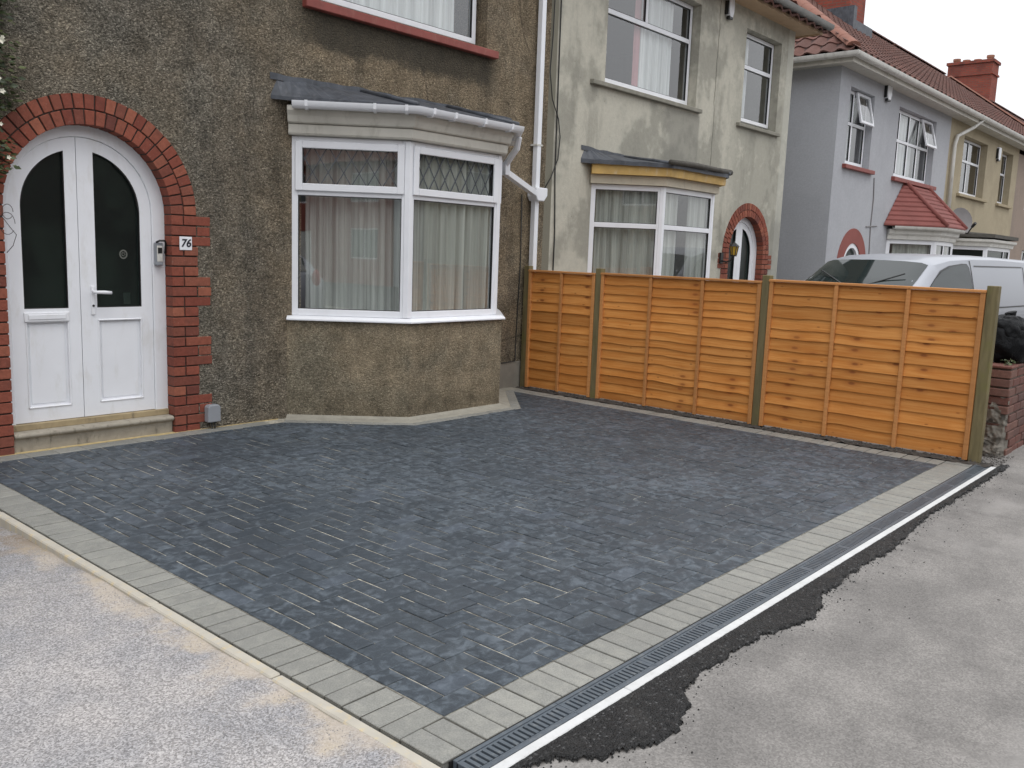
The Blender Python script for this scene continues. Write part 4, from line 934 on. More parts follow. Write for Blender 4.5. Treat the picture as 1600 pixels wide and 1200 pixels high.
window(H3, FAC, 16.985, 18.205, 3.47, 4.83, -.13, cols=(17.5,), tr=4.22, lowcols=(17.5,), fw=.06)
window(H3, FAC, 19.675, 22.185, 3.47, 4.85, -.13, cols=(20.15, 20.78, 21.42), tr=4.22, fw=.06)
def open_light(parent, u0, u1, z0, z1, d, ang):
    """top-hung light standing ajar"""
    fr2 = lambda u, q, s: FAC(u, d+s*sin(ang)+q*cos(ang), z1-s*cos(ang)+q*sin(ang))
    H = z1-z0; mb = MB(); frs = lambda u, q, z: fr2(u, q, z); frame_ring(mb, frs, u0, u1, 0, H, .055, 0, .04); s = mb.build('open_sash', 'upvc', parent, bevel=.005)
    p = MB(); p.add([frs(u0+.05, .02, .05), frs(u1-.05, .02, .05), frs(u1-.05, .02, H-.05), frs(u0+.05, .02, H-.05)], [(0, 3, 2, 1)]); p.build('pane', 'glass', s, solid=False)
open_light(H3, 17.52, 18.2, 4.23, 4.82, -.12, .22); open_light(H3, 21.45, 22.18, 4.23, 4.84, -.12, .25)
sill(H3, FAC, 16.86, 18.38, 3.345, 3.43, .08, 'red_sill', 'window_sill'); sill(H3, FAC, 19.55, 22.4, 3.335, 3.43, .08, 'red_sill', 'window_sill')
T3 = [(19.62, 6.70), (20.45, 5.93), (21.72, 5.93), (22.55, 6.70)]
bay_walls(H3, T3, .85, 'h3'); bay_lights(H3, T3, .85, 2.12, 1.25, front_cols=(.62,), fw=.09)
mb = MB(); mb.sweep(T3, [(-.2, 2.123), (.03, 2.123), (.04, 2.2), (.09, 2.24), (.1, 2.33), (-.2, 2.33)]); mb.build('bay_cornice', 'upvc_grey', H3)
gutter(H3, [(T3[0][0]+.04, T3[0][1]-.04), T3[1], T3[2], (T3[3][0]-.04, T3[3][1]-.04)], .15, 2.345, 'upvc_grey', 1.0, (), 'bay_gutter')
# canopy of plain red tiles: three slopes of lapped courses
def canopy(parent):
    o = .19; m = o*.4142
    E = [(T3[0][0]-o*1.35, F-.002), (T3[1][0]-m, T3[1][1]-o), (T3[2][0]+m, T3[2][1]-o), (T3[3][0]+o*1.35, F-.002)]
    A = [(20.35, F-.002), (20.42, F-.03), (21.95, F-.03), (22.0, F-.002)]; z0, z1 = 2.39, 3.31
    mb = MB()
    for i in range(3): mb.add([(*E[i], z0), (*E[i+1], z0), (*A[i+1], z1), (*A[i], z1)], [(0, 1, 2, 3)])
    r = mb.build('bay_canopy', 'roof_underlay', parent, solid=False); n = 9
    for i in range(3):
        e0, e1, a0, a1 = [Vector(p) for p in (E[i], E[i+1], A[i], A[i+1])]
        nn = Vector(((e1-e0).y, -(e1-e0).x)).normalized()
        for c in range(n):
            t0, t1 = c/n, (c+1.25)/n if c < n-1 else 1
            p0, p1 = e0.lerp(a0, t0), e1.lerp(a1, t0); q0, q1 = e0.lerp(a0, min(1, t1)), e1.lerp(a1, min(1, t1)); za, zb = z0+(z1-z0)*t0, z0+(z1-z0)*min(1, t1)
            up = .045; k_ = MB(); f = nn*.02
            k_.add([(p0.x+f.x, p0.y+f.y, za+up-.035), (p1.x+f.x, p1.y+f.y, za+up-.035), (q1.x, q1.y, zb+.002), (q0.x, q0.y, zb+.002), (p0.x+f.x, p0.y+f.y, za+up), (p1.x+f.x, p1.y+f.y, za+up), (q1.x, q1.y, zb+.02), (q0.x, q0.y, zb+.02)],
                   [(0, 3, 2, 1), (4, 5, 6, 7), (0, 1, 5, 4), (1, 2, 6, 5), (2, 3, 7, 6), (3, 0, 4, 7)]); k_.build('tile_course', 'red_tile', r)
    for i in (1, 2):
        k_ = MB(); k_.tube([(E[i][0], E[i][1]-.02, z0+.04), (A[i][0], A[i][1]-.02, z1+.03)], .05, 8); k_.build('hip_roll', 'red_tile', r, smooth=True)
canopy(H3)
curtain([(17.1, F+.32), (18.0, F+.32)], 3.5, 4.8, .012, .2, 'curtain', 'white curtain in the small upstairs window of the lilac house', 'curtain')
curtain([(19.8, F+.32), (21.6, F+.32)], 3.5, 4.8, .012, .25, 'curtain', 'white curtains in the four light window of the lilac house', 'curtain')
curtain([(19.9, 6.66), (20.5, 6.08), (21.7, 6.08), (22.3, 6.66)], .9, 2.1, .014, .13, 'net', 'net curtain in the bay under the red tiled canopy')
alarm(18.82, 4.86, FAC, 'white alarm box with black side under the lilac house eaves', w=.24, h=.34)
cb = MB(); cb.tube([FAC(18.55, .01, 3.3), FAC(18.62, .01, 2.9), FAC(18.6, .01, 2.3), FAC(18.7, .01, 1.4)], .012, 5); cb.tube([FAC(18.35, .01, 2.32), FAC(18.95, .01, 2.36)], .012, 5)
tag(cb.build('wall_cable', 'dish', None), 'grey cable with a cross run on the lilac wall by the arched door', 'cable')

# ================================================================== houses 4, 5 and beyond
H4 = thing('tan_house', 'tan rendered house with flat roofed white bay next to the lilac house', 'house', (26.7, F, 0))
wall('front_wall', 'h4', H4, FAC, 23.3, 30.2, -.1, 5.12, [(24.5, 26.72, 3.44, 4.85), (28.3, 29.55, 3.44, 4.88), (24.2, 27.6, .3, 2.2)])
shell(H4, 23.3, 30.2, 15, 5.12, 'h4', sides=(0, 1))
window(H4, FAC, 24.515, 26.705, 3.47, 4.84, -.17, cols=(25.6,), tr=4.3, lowcols=(25.6,)); window(H4, FAC, 28.315, 29.535, 3.47, 4.87, -.17, tr=4.3)
sill(H4, FAC, 24.3, 26.95, 3.35, 3.43, .08, 'tan_sill', 'window_sill'); sill(H4, FAC, 28.15, 29.75, 3.35, 3.43, .08, 'tan_sill', 'window_sill')
T4 = [(23.95, 6.70), (24.75, 5.95), (27.1, 5.95), (27.8, 6.70)]
bay_walls(H4, T4, .85, 'h4'); bay_lights(H4, T4, .85, 2.12, None, fw=.09, gl='glass_dark', front_cols=(1.72,))
mb = MB(); mb.sweep(T4, [(-.2, 2.123), (.05, 2.123), (.06, 2.2), (.12, 2.24), (.13, 2.3), (-.2, 2.3)]); mb.build('bay_cornice', 'upvc_grey', H4)
mb = MB(); mb.sweep([(T4[0][0]+.02, T4[0][1]-.02), T4[1], T4[2], (T4[3][0]-.02, T4[3][1]-.02)], [(-.8, 2.42), (.15, 2.34), (.15, 2.43), (-.8, 2.52)]); mb.build('bay_roof', 'felt', H4)
curtain([(24.6, F+.36), (25.55, F+.36)], 3.5, 4.8, .012, .25, 'curtain', 'white blind in the left light of the tan house upstairs window', 'curtain')
alarm(27.75, 4.56, FAC, 'round edged white alarm box between the tan house windows', w=.24, h=.34)
t = thing('satellite_dish', 'grey satellite dish above the tan house bay beside the red canopy', 'satellite dish', (23.5, 6.6, 2.6))
dc = Vector((23.62, 6.33, 2.70)); dn = Vector((-.62, -.75, .22)).normalized(); dx = dn.cross(Vector((0, 0, 1))).normalized(); dy = dx.cross(dn)
mb = MB(); rings = 5; mb.v.append(tuple(dc-dn*.06))
for r in range(1, rings+1):
    for i in range(20): q = dc-dn*.06*(1-(r/rings)**2)+(dx*.30*cos(i*pi/10)+dy*.33*sin(i*pi/10))*r/rings; mb.v.append(tuple(q))
mb.f = [(0, 1+i, 1+(i+1) % 20) for i in range(20)]+[(1+(r-1)*20+i, 1+r*20+i, 1+r*20+(i+1) % 20, 1+(r-1)*20+(i+1) % 20) for r in range(1, rings) for i in range(20)]
mb.build('reflector', 'dish', t, smooth=True, solid=False)
mb = MB(); mb.tube([tuple(dc-dn*.05-dy*.25), tuple(dc-dy*.36+dn*.2), tuple(dc-dy*.22+dn*.42)], .016, 6); mb.tube([tuple(dc-dy*.24+dn*.38), tuple(dc-dy*.18+dn*.5)], .035, 8); mb.build('feed_arm', 'black_metal', t)
mb = MB(); mb.tube([tuple(dc-dn*.06), (23.62, 6.55, 2.62), (23.62, F, 2.6)], .02, 6); mb.build('mount', 'black_metal', t)

H5 = thing('pink_house', 'dull pink rendered house at the far end of the terrace', 'house', (34, F, 0))
wall('front_wall', 'h5', H5, FAC, 30.2, 40.0, -.1, 5.0, [(31.6, 33.6, 3.44, 4.7), (36, 38, 3.44, 4.7), (32, 34, .8, 2.2)])
shell(H5, 30.2, 40, 15, 5.0, 'h5', sides=(0, 1))
for a, b, z0, z1 in ((31.6, 33.6, 3.44, 4.7), (36, 38, 3.44, 4.7), (32, 34, .8, 2.2)): window(H5, FAC, a+.01, b-.01, z0+.01, z1-.01, -.12, cols=((a+b)/2,))
H6 = thing('far_house', 'far house with the tall brick chimney rising over the terrace roof', 'house', (46, F, 0))
mb = MB(); mb.box(42.5, 58, F, 15, -.1, 5.1); mb.build('front_wall', 'h4', H6)

# ------------------------------------------------------------------ roofs
EY, EZ, RY, RZ = F-.35, 5.30, 10.7, 8.5; SL = (RZ-EZ)/(RY-EY)
TW, TG = .30, .335
def pantile():
    n = 6; V = []; 
    for (b, lift) in ((0, .034), (TG+.06, .004)):
        for i in range(n+1):
            x = TW*1.04*(i/n-.5); V.append((x, b, lift+.028*sin(2*pi*i/n+.6)))
    for i in range(n+1): x = TW*1.04*(i/n-.5); V.append((x, 0, .034-.024+.028*sin(2*pi*i/n+.6)))
    fs = [(i, i+1, n+2+i, n+1+i) for i in range(n)]+[(2*n+2+i, 2*n+3+i, i+1, i) for i in range(n)]
    return V, fs
PT = pantile()
TME = bpy.data.meshes.new('roof_tile'); TME.from_pydata(PT[0], [], PT[1]); TME.shade_smooth(); TME.set_sharp_from_angle(angle=radians(40)); TME.materials.append(M['tile'])
def slope_tiles(o, e, n_, poly_ok, cols, rows):
    """tile frames on a slope: o eave corner, e along the eave, n_ plan direction up the slope"""
    e = Vector(e); up = Vector((n_[0], n_[1], SL)).normalized(); nrm = e.cross(up); 
    if nrm.z < 0: nrm = -nrm
    out = []
    for r in range(rows):
        for c in range(cols):
            a, b = (c+.5)*TW, r*TG-.05
            if poly_ok(a, b+TG/2): out.append(Matrix(((e.x, up.x, nrm.x, o[0]+e.x*a+up.x*b), (e.y, up.y, nrm.y, o[1]+e.y*a+up.y*b), (e.z, up.z, nrm.z, o[2]+e.z*a+up.z*b+.012), (0, 0, 0, 1))))
    return out
def lay(roof, frames, single=300):
    frames.sort(key=lambda m: m.translation.length); far = MB(); far.tone = []
    for i, m in enumerate(frames):
        if i < single:
            o = link('roof_tile', TME, roof, m.translation); o.rotation_euler = m.to_euler()
        else: far.add([(m @ Vector(v))[:] for v in PT[0]], PT[1]); far.tone += [random.random()]*len(PT[1])
    if far.v: far.build('roof_tile_field', 'tile', roof, smooth=True, auto=40, solid=False, kind='stuff')
Lr = sqrt((RY-EY)**2+(RZ-EZ)**2); k_c = (RY-EY)/Lr
def hip_roof(house, x0, x1, hipL=False, hipR=False, tiles=True, single=300, sideL=0, sideR=0, name='roof'):
    rx0 = x0+(RY-EY) if hipL else x0; rx1 = x1-(RY-EY) if hipR else x1; by = 2*RY-EY
    mb = MB(); mb.add([(x0, EY, EZ), (x1, EY, EZ), (rx1, RY, RZ), (rx0, RY, RZ), (x0, by, EZ), (x1, by, EZ)], [(0, 1, 2, 3), (3, 2, 5, 4), (0, 3, 4), (1, 5, 2)])
    roof = mb.build(name, 'roof_underlay', house, solid=False); fr = []
    if tiles:
        def ok(a, b):
            q = b*k_c; return (a > q*1.0-.02 if hipL else True) and (a < (x1-x0)-q+.02 if hipR else True)
        fr += slope_tiles((x0, EY, EZ), (1, 0, 0), (0, k_c) and (0, 1), ok, int((x1-x0)/TW)+1, int(Lr/TG)+1)
        D = by-EY
        def oks(a, b): q = b*k_c; return q-.02 < a < D-q+.02
        if sideL: fr += slope_tiles((x0, by, EZ), (0, -1, 0), (1, 0), oks, int(D/TW)+1, int(Lr/TG)+1)
        if sideR: fr += slope_tiles((x1, EY, EZ), (0, 1, 0), (-1, 0), oks, int(D/TW)+1, int(Lr/TG)+1)
        lay(roof, fr, single)
    def ridge(p, q, nm):
        p, q = Vector(p), Vector(q); L = (q-p).length; n = max(1, int(L/.45)); t = (q-p)/L; sd = t.cross(Vector((0, 0, 1))).normalized(); up = sd.cross(t)
        for i in range(n):
            m = MB(); a, b = p+t*(i*.45-.01), p+t*(i*.45+.44)
            V = []
            for base, s in ((a, 1.0), (b, .96)):
                for ang in range(7): th = pi*ang/6; V.append(tuple(base+sd*.13*s*cos(th)+up*(.085*s*sin(th)-.015)))
            m.add(V, [(j, j+1, 8+j, 7+j) for j in range(6)]+[tuple(range(7)), tuple(range(7, 14))]); m.build(nm, 'hip_tile' if nm == 'hip_tile' else 'tile', roof, smooth=True, auto=50, solid=True)
    if tiles:
        if hipL: ridge((x0+.05, EY+.05, EZ+.09), (rx0, RY, RZ+.09), 'hip_tile')
        if hipR: ridge((x1-.05, EY+.05, EZ+.09), (rx1, RY, RZ+.09), 'hip_tile')
        ridge((rx0, RY, RZ+.06), (rx1, RY, RZ+.06), 'ridge_tile')
    return roof
def eaves(house, path, soffit, fascia, gut, zs=5.12, s=1.25, off=.30):
    mb = MB(); mb.sweep(path, [(.0, zs+.02), (off, zs+.02), (off, zs+.045), (.0, zs+.045)]); mb.build('soffit', soffit, house)
    mb = MB(); mb.sweep(path, [(off, zs), (off+.025, zs), (off+.025, zs+.15), (off, zs+.15)]); mb.build('fascia_board', fascia, house)
    return gutter(house, path, off+.09, zs+.1, gut, s)
hip_roof(H1, -8, 8.12, single=0)
eaves(H1, [(-4, F), (8.12, F)], 'peach', 'upvc', 'upvc', 5.3)
hip_roof(H2, 8.12, 14.78, hipR=True, sideR=1, single=120)
M['old_gutter'] = simple('old_gutter', (.2, .2, .19), .6, .2, 5, dirt=.4)
eaves(H2, [(8.12, F), (14.43, F), (14.43, 15)], 'peach', 'peach', 'old_gutter', 5.27)
hip_roof(H3, 16.11, 23.3, hipL=True, sideL=1)
eaves(H3, [(16.46, 15), (16.46, F), (23.3, F)], 'fascia', 'fascia', 'upvc_grey', 5.1)
hip_roof(H4, 23.3, 30.2, single=150)
g4 = eaves(H4, [(23.3, F), (30.2, F)], 'fascia', 'fascia', 'upvc_grey', 5.1)
mb = MB(); mb.tube([(24.5, 6.31, 5.2), (24.3, 6.45, 5.0), (23.62, 6.62, 4.72), (23.5, 6.63, 4.5), (23.55, 6.63, 2.6)], .045, 8); mb.build('downpipe', 'upvc_grey', H4, smooth=True)
hip_roof(H5, 30.2, 40.35, hipR=True, sideR=0, single=60)
eaves(H5, [(30.2, F), (40.0, F)], 'fascia', 'fascia', 'upvc_grey', 5.1)
hip_roof(H6, 42.2, 62, tiles=True, single=0)

# chimneys
kk = NB('chimney_brick'); p_ = kk.pos(); o_ = kk.xyz(p_); b_ = kk.n('ShaderNodeTexBrick')
kk.put(b_.inputs['Vector'], kk.comb(kk.ma('ADD', o_[0], o_[1]), o_[2], 0)); b_.inputs['Scale'].default_value = 1; b_.inputs['Brick Width'].default_value = .225; b_.inputs['Row Height'].default_value = .075; b_.inputs['Mortar Size'].default_value = .008
b_.inputs['Color1'].default_value = (.3, .075, .05, 1); b_.inputs['Color2'].default_value = (.22, .06, .045, 1); b_.inputs['Mortar'].default_value = (.16, .1, .08, 1)
cc_ = kk.mix(kk.ma('MULTIPLY', kk.ss(kk.noise(p_, 1.5, 4), .5, .7), .55), b_.outputs['Color'], (.09, .04, .035)); M['chimney_brick'] = kk.fin(cc_, .9, kk.bump(kk.noise(p_, 20, 3), .5, .01), .2)
def chimney(house, x0, x1, y0, y1, z0, z1, pots):
    mb = MB(); mb.box(x0, x1, y0, y1, z0, z1); ch = mb.build('chimney', 'chimney_brick', house)
    mb = MB(); mb.box(x0-.05, x1+.05, y0-.05, y1+.05, z1-.5, z1-.42); mb.box(x0-.06, x1+.06, y0-.06, y1+.06, z1+.001, z1+.12); mb.build('corbel', 'chimney_brick', ch)
    for px_, py_, h in pots:
        mb = MB(); frus(mb, (px_, py_), .15, .13, z1+.12, z1+.12+h, 12); frus(mb, (px_, py_), .16, .16, z1+.06+h, z1+.15+h, 12); mb.build('chimney_pot', 'chimney_pot', ch)
    return ch
c3 = chimney(H3, 22.75, 23.75, 9.2, 10.5, 7.0, 10.2, ((23.25, 9.5, .4), (23.25, 10.2, .4)))
mb = MB(); mb.box(22.6, 23.9, 9.02, 9.19, 7.15, 7.55); mb.box(22.55, 22.74, 9.0, 10.5, 7.2, 7.85); mb.build('flashing', 'lead', c3)
chimney(H6, 43.0, 44.0, 10.95, 12.75, 6.0, 10.35, ((43.5, 11.2, .22), (43.5, 11.7, .1), (43.5, 12.15, .12), (43.5, 12.55, .2)))

# ------------------------------------------------------------------ fence
FX = 7.79                                   # front face of the boards
fence = thing('panel_fence', 'orange waney lap panel fence of three panels between greenish posts', 'fence', (FX, 4, 0))
def fpanel(y0, y1, zb, zt, bats, n):
    """boards run along y; y0 < y1"""
    p = link('fence_panel', None, fence, (FX, (y0+y1)/2, zb)); p.empty_display_size = .1
    for a, b in ((y0, y0+.038), (y1-.038, y1)): mb = MB(); mb.box(FX-.03, FX+.03, a, b, zb, zt-.022); mb.build('stile', 'rail', p, bevel=.003)
    mb = MB(); mb.box(FX-.038, FX+.038, y0-.004, y1+.004, zt-.022, zt); mb.build('cap_rail', 'rail', p, bevel=.003)
    for b in bats:
        mb = MB(); y = y0+(y1-y0)*b; mb.box(FX-.034, FX-.012, y-.017, y+.017, zb+.005, zt-.0225); mb.build('batten', 'rail', p, bevel=.003)
    pitch = (zt-.022-zb-.02)/n; m = 26; seed = random.random()*50
    hs = [zb+.01+pitch*i+random.uniform(-.012, .012) for i in range(n)]+[zt-.03]
    hs[0] = zb+.012
    for i in range(n):
        s = MB(); ya, yb = y0+.036, y1-.036; V = []
        amp = random.choice((.004, .007, .010, .014)); ph = seed+i*.37
        bt = .5+.5*random.random()
        for q in range(m+1):
            y = ya+(yb-ya)*q/m
            w = amp*(mnoise.noise(Vector((y*2.6, ph*.5, 0)))*1.6+.5*mnoise.noise(Vector((y*9, ph, 3))))
            lo = hs[i]+w if i else hs[0]; hi = hs[i+1]+.028 if i < n-1 else hs[n]+.006
            V += [(FX-.007-.006*bt, y, lo), (FX-.001, y, lo), (FX+.0115, y, hi), (FX+.0065, y, hi)]
        fs = []
        for q in range(m):
            a = 4*q; fs += [(a+j, a+4+j, a+4+(j+1) % 4, a+(j+1) % 4) for j in range(4)]
        fs += [(3, 2, 1, 0), (4*m, 4*m+1, 4*m+2, 4*m+3)]; s.add(V, fs); s.build('slat', 'fence', p)
    return p
def fpost(x, y, zt, w=.075, slope=True):
    mb = MB(); mb.box(x-w/2, x+w/2, y-w/2, y+w/2, -.1, zt); return mb.build('fence_post', 'post', fence, bevel=.004)
fpost(FX+.015, 6.625, 1.405); fpost(FX+.015, 5.615, 1.412); fpost(FX+.015, 3.705, 1.425); fpost(FX+.03, 1.80, 1.425, .085)
fpanel(5.655, 6.585, .012, 1.362, (.49,), 12)
fpanel(3.745, 5.575, .012, 1.370, (.335, .66), 15)
fpanel(1.845, 3.665, .012, 1.390, (.32, .655), 13)

# ------------------------------------------------------------------ old garden wall with the bin bag on it
gw = thing('garden_wall', 'low old brick wall with a broken rendered end beside the fence post', 'wall', (8.3, 1.8, 0))
mb = MB(); mb.box(8.27, 14, 1.705, 1.895, -.1, .738); mb.build('wall_core', 'mortar_old', gw)
pitch = .0765
for i in range(10):
    z0 = -.03+i*pitch; off = 0 if i % 2 else .1125; x = 8.235-off
    while x < 11.2:
        a, b = max(x, 8.235+random.uniform(-.01, .014)), x+.215
        if b-a > .05:
            broken = i < 6 and a < 8.3 and random.random() < .45
            if not broken:
                mb = MB(); dz = random.uniform(-.003, .003); mb.box(a, b, 1.69+random.uniform(-.004, .004), 1.79 if a > 8.3 else 1.90, z0+dz, z0+.066+dz); mb.build('brick', 'brick_old', gw, bevel=.006)
        x += .226
for a in range(12):
    mb = MB(); x = 8.23+a*.226; mb.box(x, x+.215, 1.688, 1.905, .7385, .762); mb.build('coping_brick', 'brick_old', gw, bevel=.006)
def lump(name, mat, c, r, parent=None, sq=(1, 1, 1), seed=0, amp=.35, fr_=2.2, sub=3, flat=None):
    bm = bmesh.new(); bmesh.ops.create_icosphere(bm, subdivisions=sub, radius=1); mb = MB()
    for v in bm.verts:
        n = mnoise.noise(v.co*fr_*.6+Vector((seed, 0, 0)))*amp+mnoise.noise(v.co*fr_*1.9+Vector((0, seed, 0)))*amp*.5
        p = v.co*(1+n); p = Vector((p.x*sq[0]*r+c[0], p.y*sq[1]*r+c[1], p.z*sq[2]*r+c[2]))
        if flat is not None and p.z < flat: p.z = flat
        mb.v.append(p[:])
    mb.f = [tuple(v.index for v in f.verts) for f in bm.faces]; bm.free()
    return mb.build(name, mat, parent, smooth=True)
for (ya, yb, za, zb, xo, thr) in ((1.685, 1.905, -.05, .5, 8.222, -.12), (1.70, 1.90, -.05, .2, 8.19, .0)):
    rr = MB(); nu, nv = 26, 56
    dep = lambda y, z: .03*mnoise.noise(Vector((y*13, z*13, 1)))+.018*mnoise.noise(Vector((y*34, z*34, 2)))+.008*mnoise.noise(Vector((y*80, z*80, 3)))
    for j in range(nv+1):
        for i in range(nu+1):
            y = ya+(yb-ya)*i/nu; z = za+(zb-za)*j/nv; e = min(i, nu-i, (nv-j)*.6)/3
            rr.v.append((xo-dep(y, z)+(.03 if e < .5 else 0), y, z))
    keep = lambda i, j: mnoise.noise(Vector((i*.16, j*.13, xo)))+.6*(j/nv < .55)-.35*(j/nv > .8) > thr
    rr.f = [(j*(nu+1)+i, j*(nu+1)+i+1, (j+1)*(nu+1)+i+1, (j+1)*(nu+1)+i) for j in range(nv) for i in range(nu) if keep(i, j)]
    rr.build('broken_render', 'mortar_old', gw, smooth=True, solid=False)
bag = thing('bin_bag', 'black plastic bin bag slumped on top of the old brick wall', 'bin bag', (8.62, 1.85, .77))
lump('bag', 'bag_plastic', (8.76, 1.87, .92), .31, bag, (1.15, .72, .8), 4.2, .16, 1.6, 5, .766)
lump('bag_fold', 'bag_plastic', (8.62, 1.84, 1.0), .2, bag, (.9, .75, .85), 9.7, .2, 1.8, 5, .766)
mb = MB(); mb.tube([(8.72, 1.86, 1.08), (8.70, 1.84, 1.15), (8.69, 1.85, 1.19)], [.07, .03, .05], 9); mb.build('bag_neck', 'bag_plastic', bag, smooth=True)

# ------------------------------------------------------------------ leaves
def leaves(name, parent, n, pos, size, mat='leaf', droop=.4):
    mb = MB(); mb.tone = []
    for _ in range(n):
        p = Vector(pos()); s = random.uniform(*size); a = random.uniform(0, 6.28); t = Vector((cos(a), sin(a)*.7, random.uniform(-1, .6)*droop)).normalized()
        sd = t.cross(Vector((random.uniform(-.5, .5), random.uniform(-1, 0), random.uniform(.2, 1)))).normalized(); up = sd.cross(t)
        mb.add([p[:], (p+t*s*.5+sd*s*.28+up*s*.05)[:], (p+t*s)[:], (p+t*s*.5-sd*s*.28+up*s*.05)[:]], [(0, 1, 2), (0, 2, 3)]); mb.tone += [random.random()]*2
    return mb.build(name, mat, parent, solid=False, kind='stuff')
cp = thing('climbing_plant', 'dark leafy climber with small white flowers left of the arched door', 'climber', (2.0, F, 0))
def cpos():
    while True:
        z = random.uniform(1.86, 4.2); x = random.uniform(1.5, 2.44); lim = (2.40 if z > 2.4 else 2.36)+.055*nz(z*2.2, 0, 1, 2)-(.10 if 2.2 < z < 2.36 else 0)-(.12*max(0, 2.0-z)/.14)
        if z > 3.0: lim -= .03*(z-3)
        if x < lim: return (x, F-random.uniform(.02, .2), z)
leaves('foliage', cp, 5200, cpos, (.03, .065))
sm = MB()
for i in range(5): sm.tube([FAC(1.7+.1*i, .03, 0), FAC(1.72+.1*i+.05*sin(i), .04, 1.2), FAC(1.8+.1*i, .05, 2.2), FAC(1.75+.11*i, .05, 4)], .012, 6)
sm.build('stem', 'stem', cp, smooth=True)
for (x, z) in ((2.26, 2.86), (2.30, 2.82), (2.335, 2.79), (2.25, 2.95), (2.31, 2.55), (2.33, 2.47), (2.28, 2.34), (2.31, 2.26), (2.35, 2.05), (2.28, 2.66), (2.2, 3.0), (2.22, 2.75), (2.345, 2.81)):
    fl = MB(); c = Vector(FAC(x-.05, .2, z)); s = random.uniform(.011, .02)
    for j in range(5):
        a = j*1.2566; t = Vector((cos(a), -.35, sin(a))); q = Vector((-sin(a), 0, cos(a)))
        fl.add([c[:], (c+t*s*.7+q*s*.5)[:], (c+t*s*1.3)[:], (c+t*s*.7-q*s*.5)[:]], [(0, 1, 2), (0, 2, 3)])
    fl.build('flower', 'petal', cp, solid=False)
tn = MB()
for (cx, cz, rx, rz_) in ((2.335, 1.70, .035, .05), (2.33, 1.62, .05, .075)):
    tn.tube([FAC(cx+rx*cos(a), .035, cz+rz_*sin(a)) for a in [i*.35 for i in range(17)]], .0022, 5)
tn.tube([FAC(2.30, .04, 1.66), FAC(2.35, .035, 1.59), FAC(2.385, .035, 1.545), FAC(2.36, .035, 1.47), FAC(2.32, .03, 1.42)], .0025, 5); tn.build('tendril', 'cable', cp, smooth=True)
wd = thing('weed', 'small green weed growing between the bin bag and the brick wall', 'weed', (8.4, 1.78, .77))
leaves('foliage', wd, 40, lambda: (random.uniform(8.28, 8.46), random.uniform(1.71, 1.80), random.uniform(.765, .81)), (.02, .045), 'leaf'); 
mb = MB(); [mb.tube([(8.37, 1.76, .76), (8.37+.03*i, 1.75, .80)], .003, 5) for i in (-1, 0, 1)]; mb.build('stem', 'stem', wd)

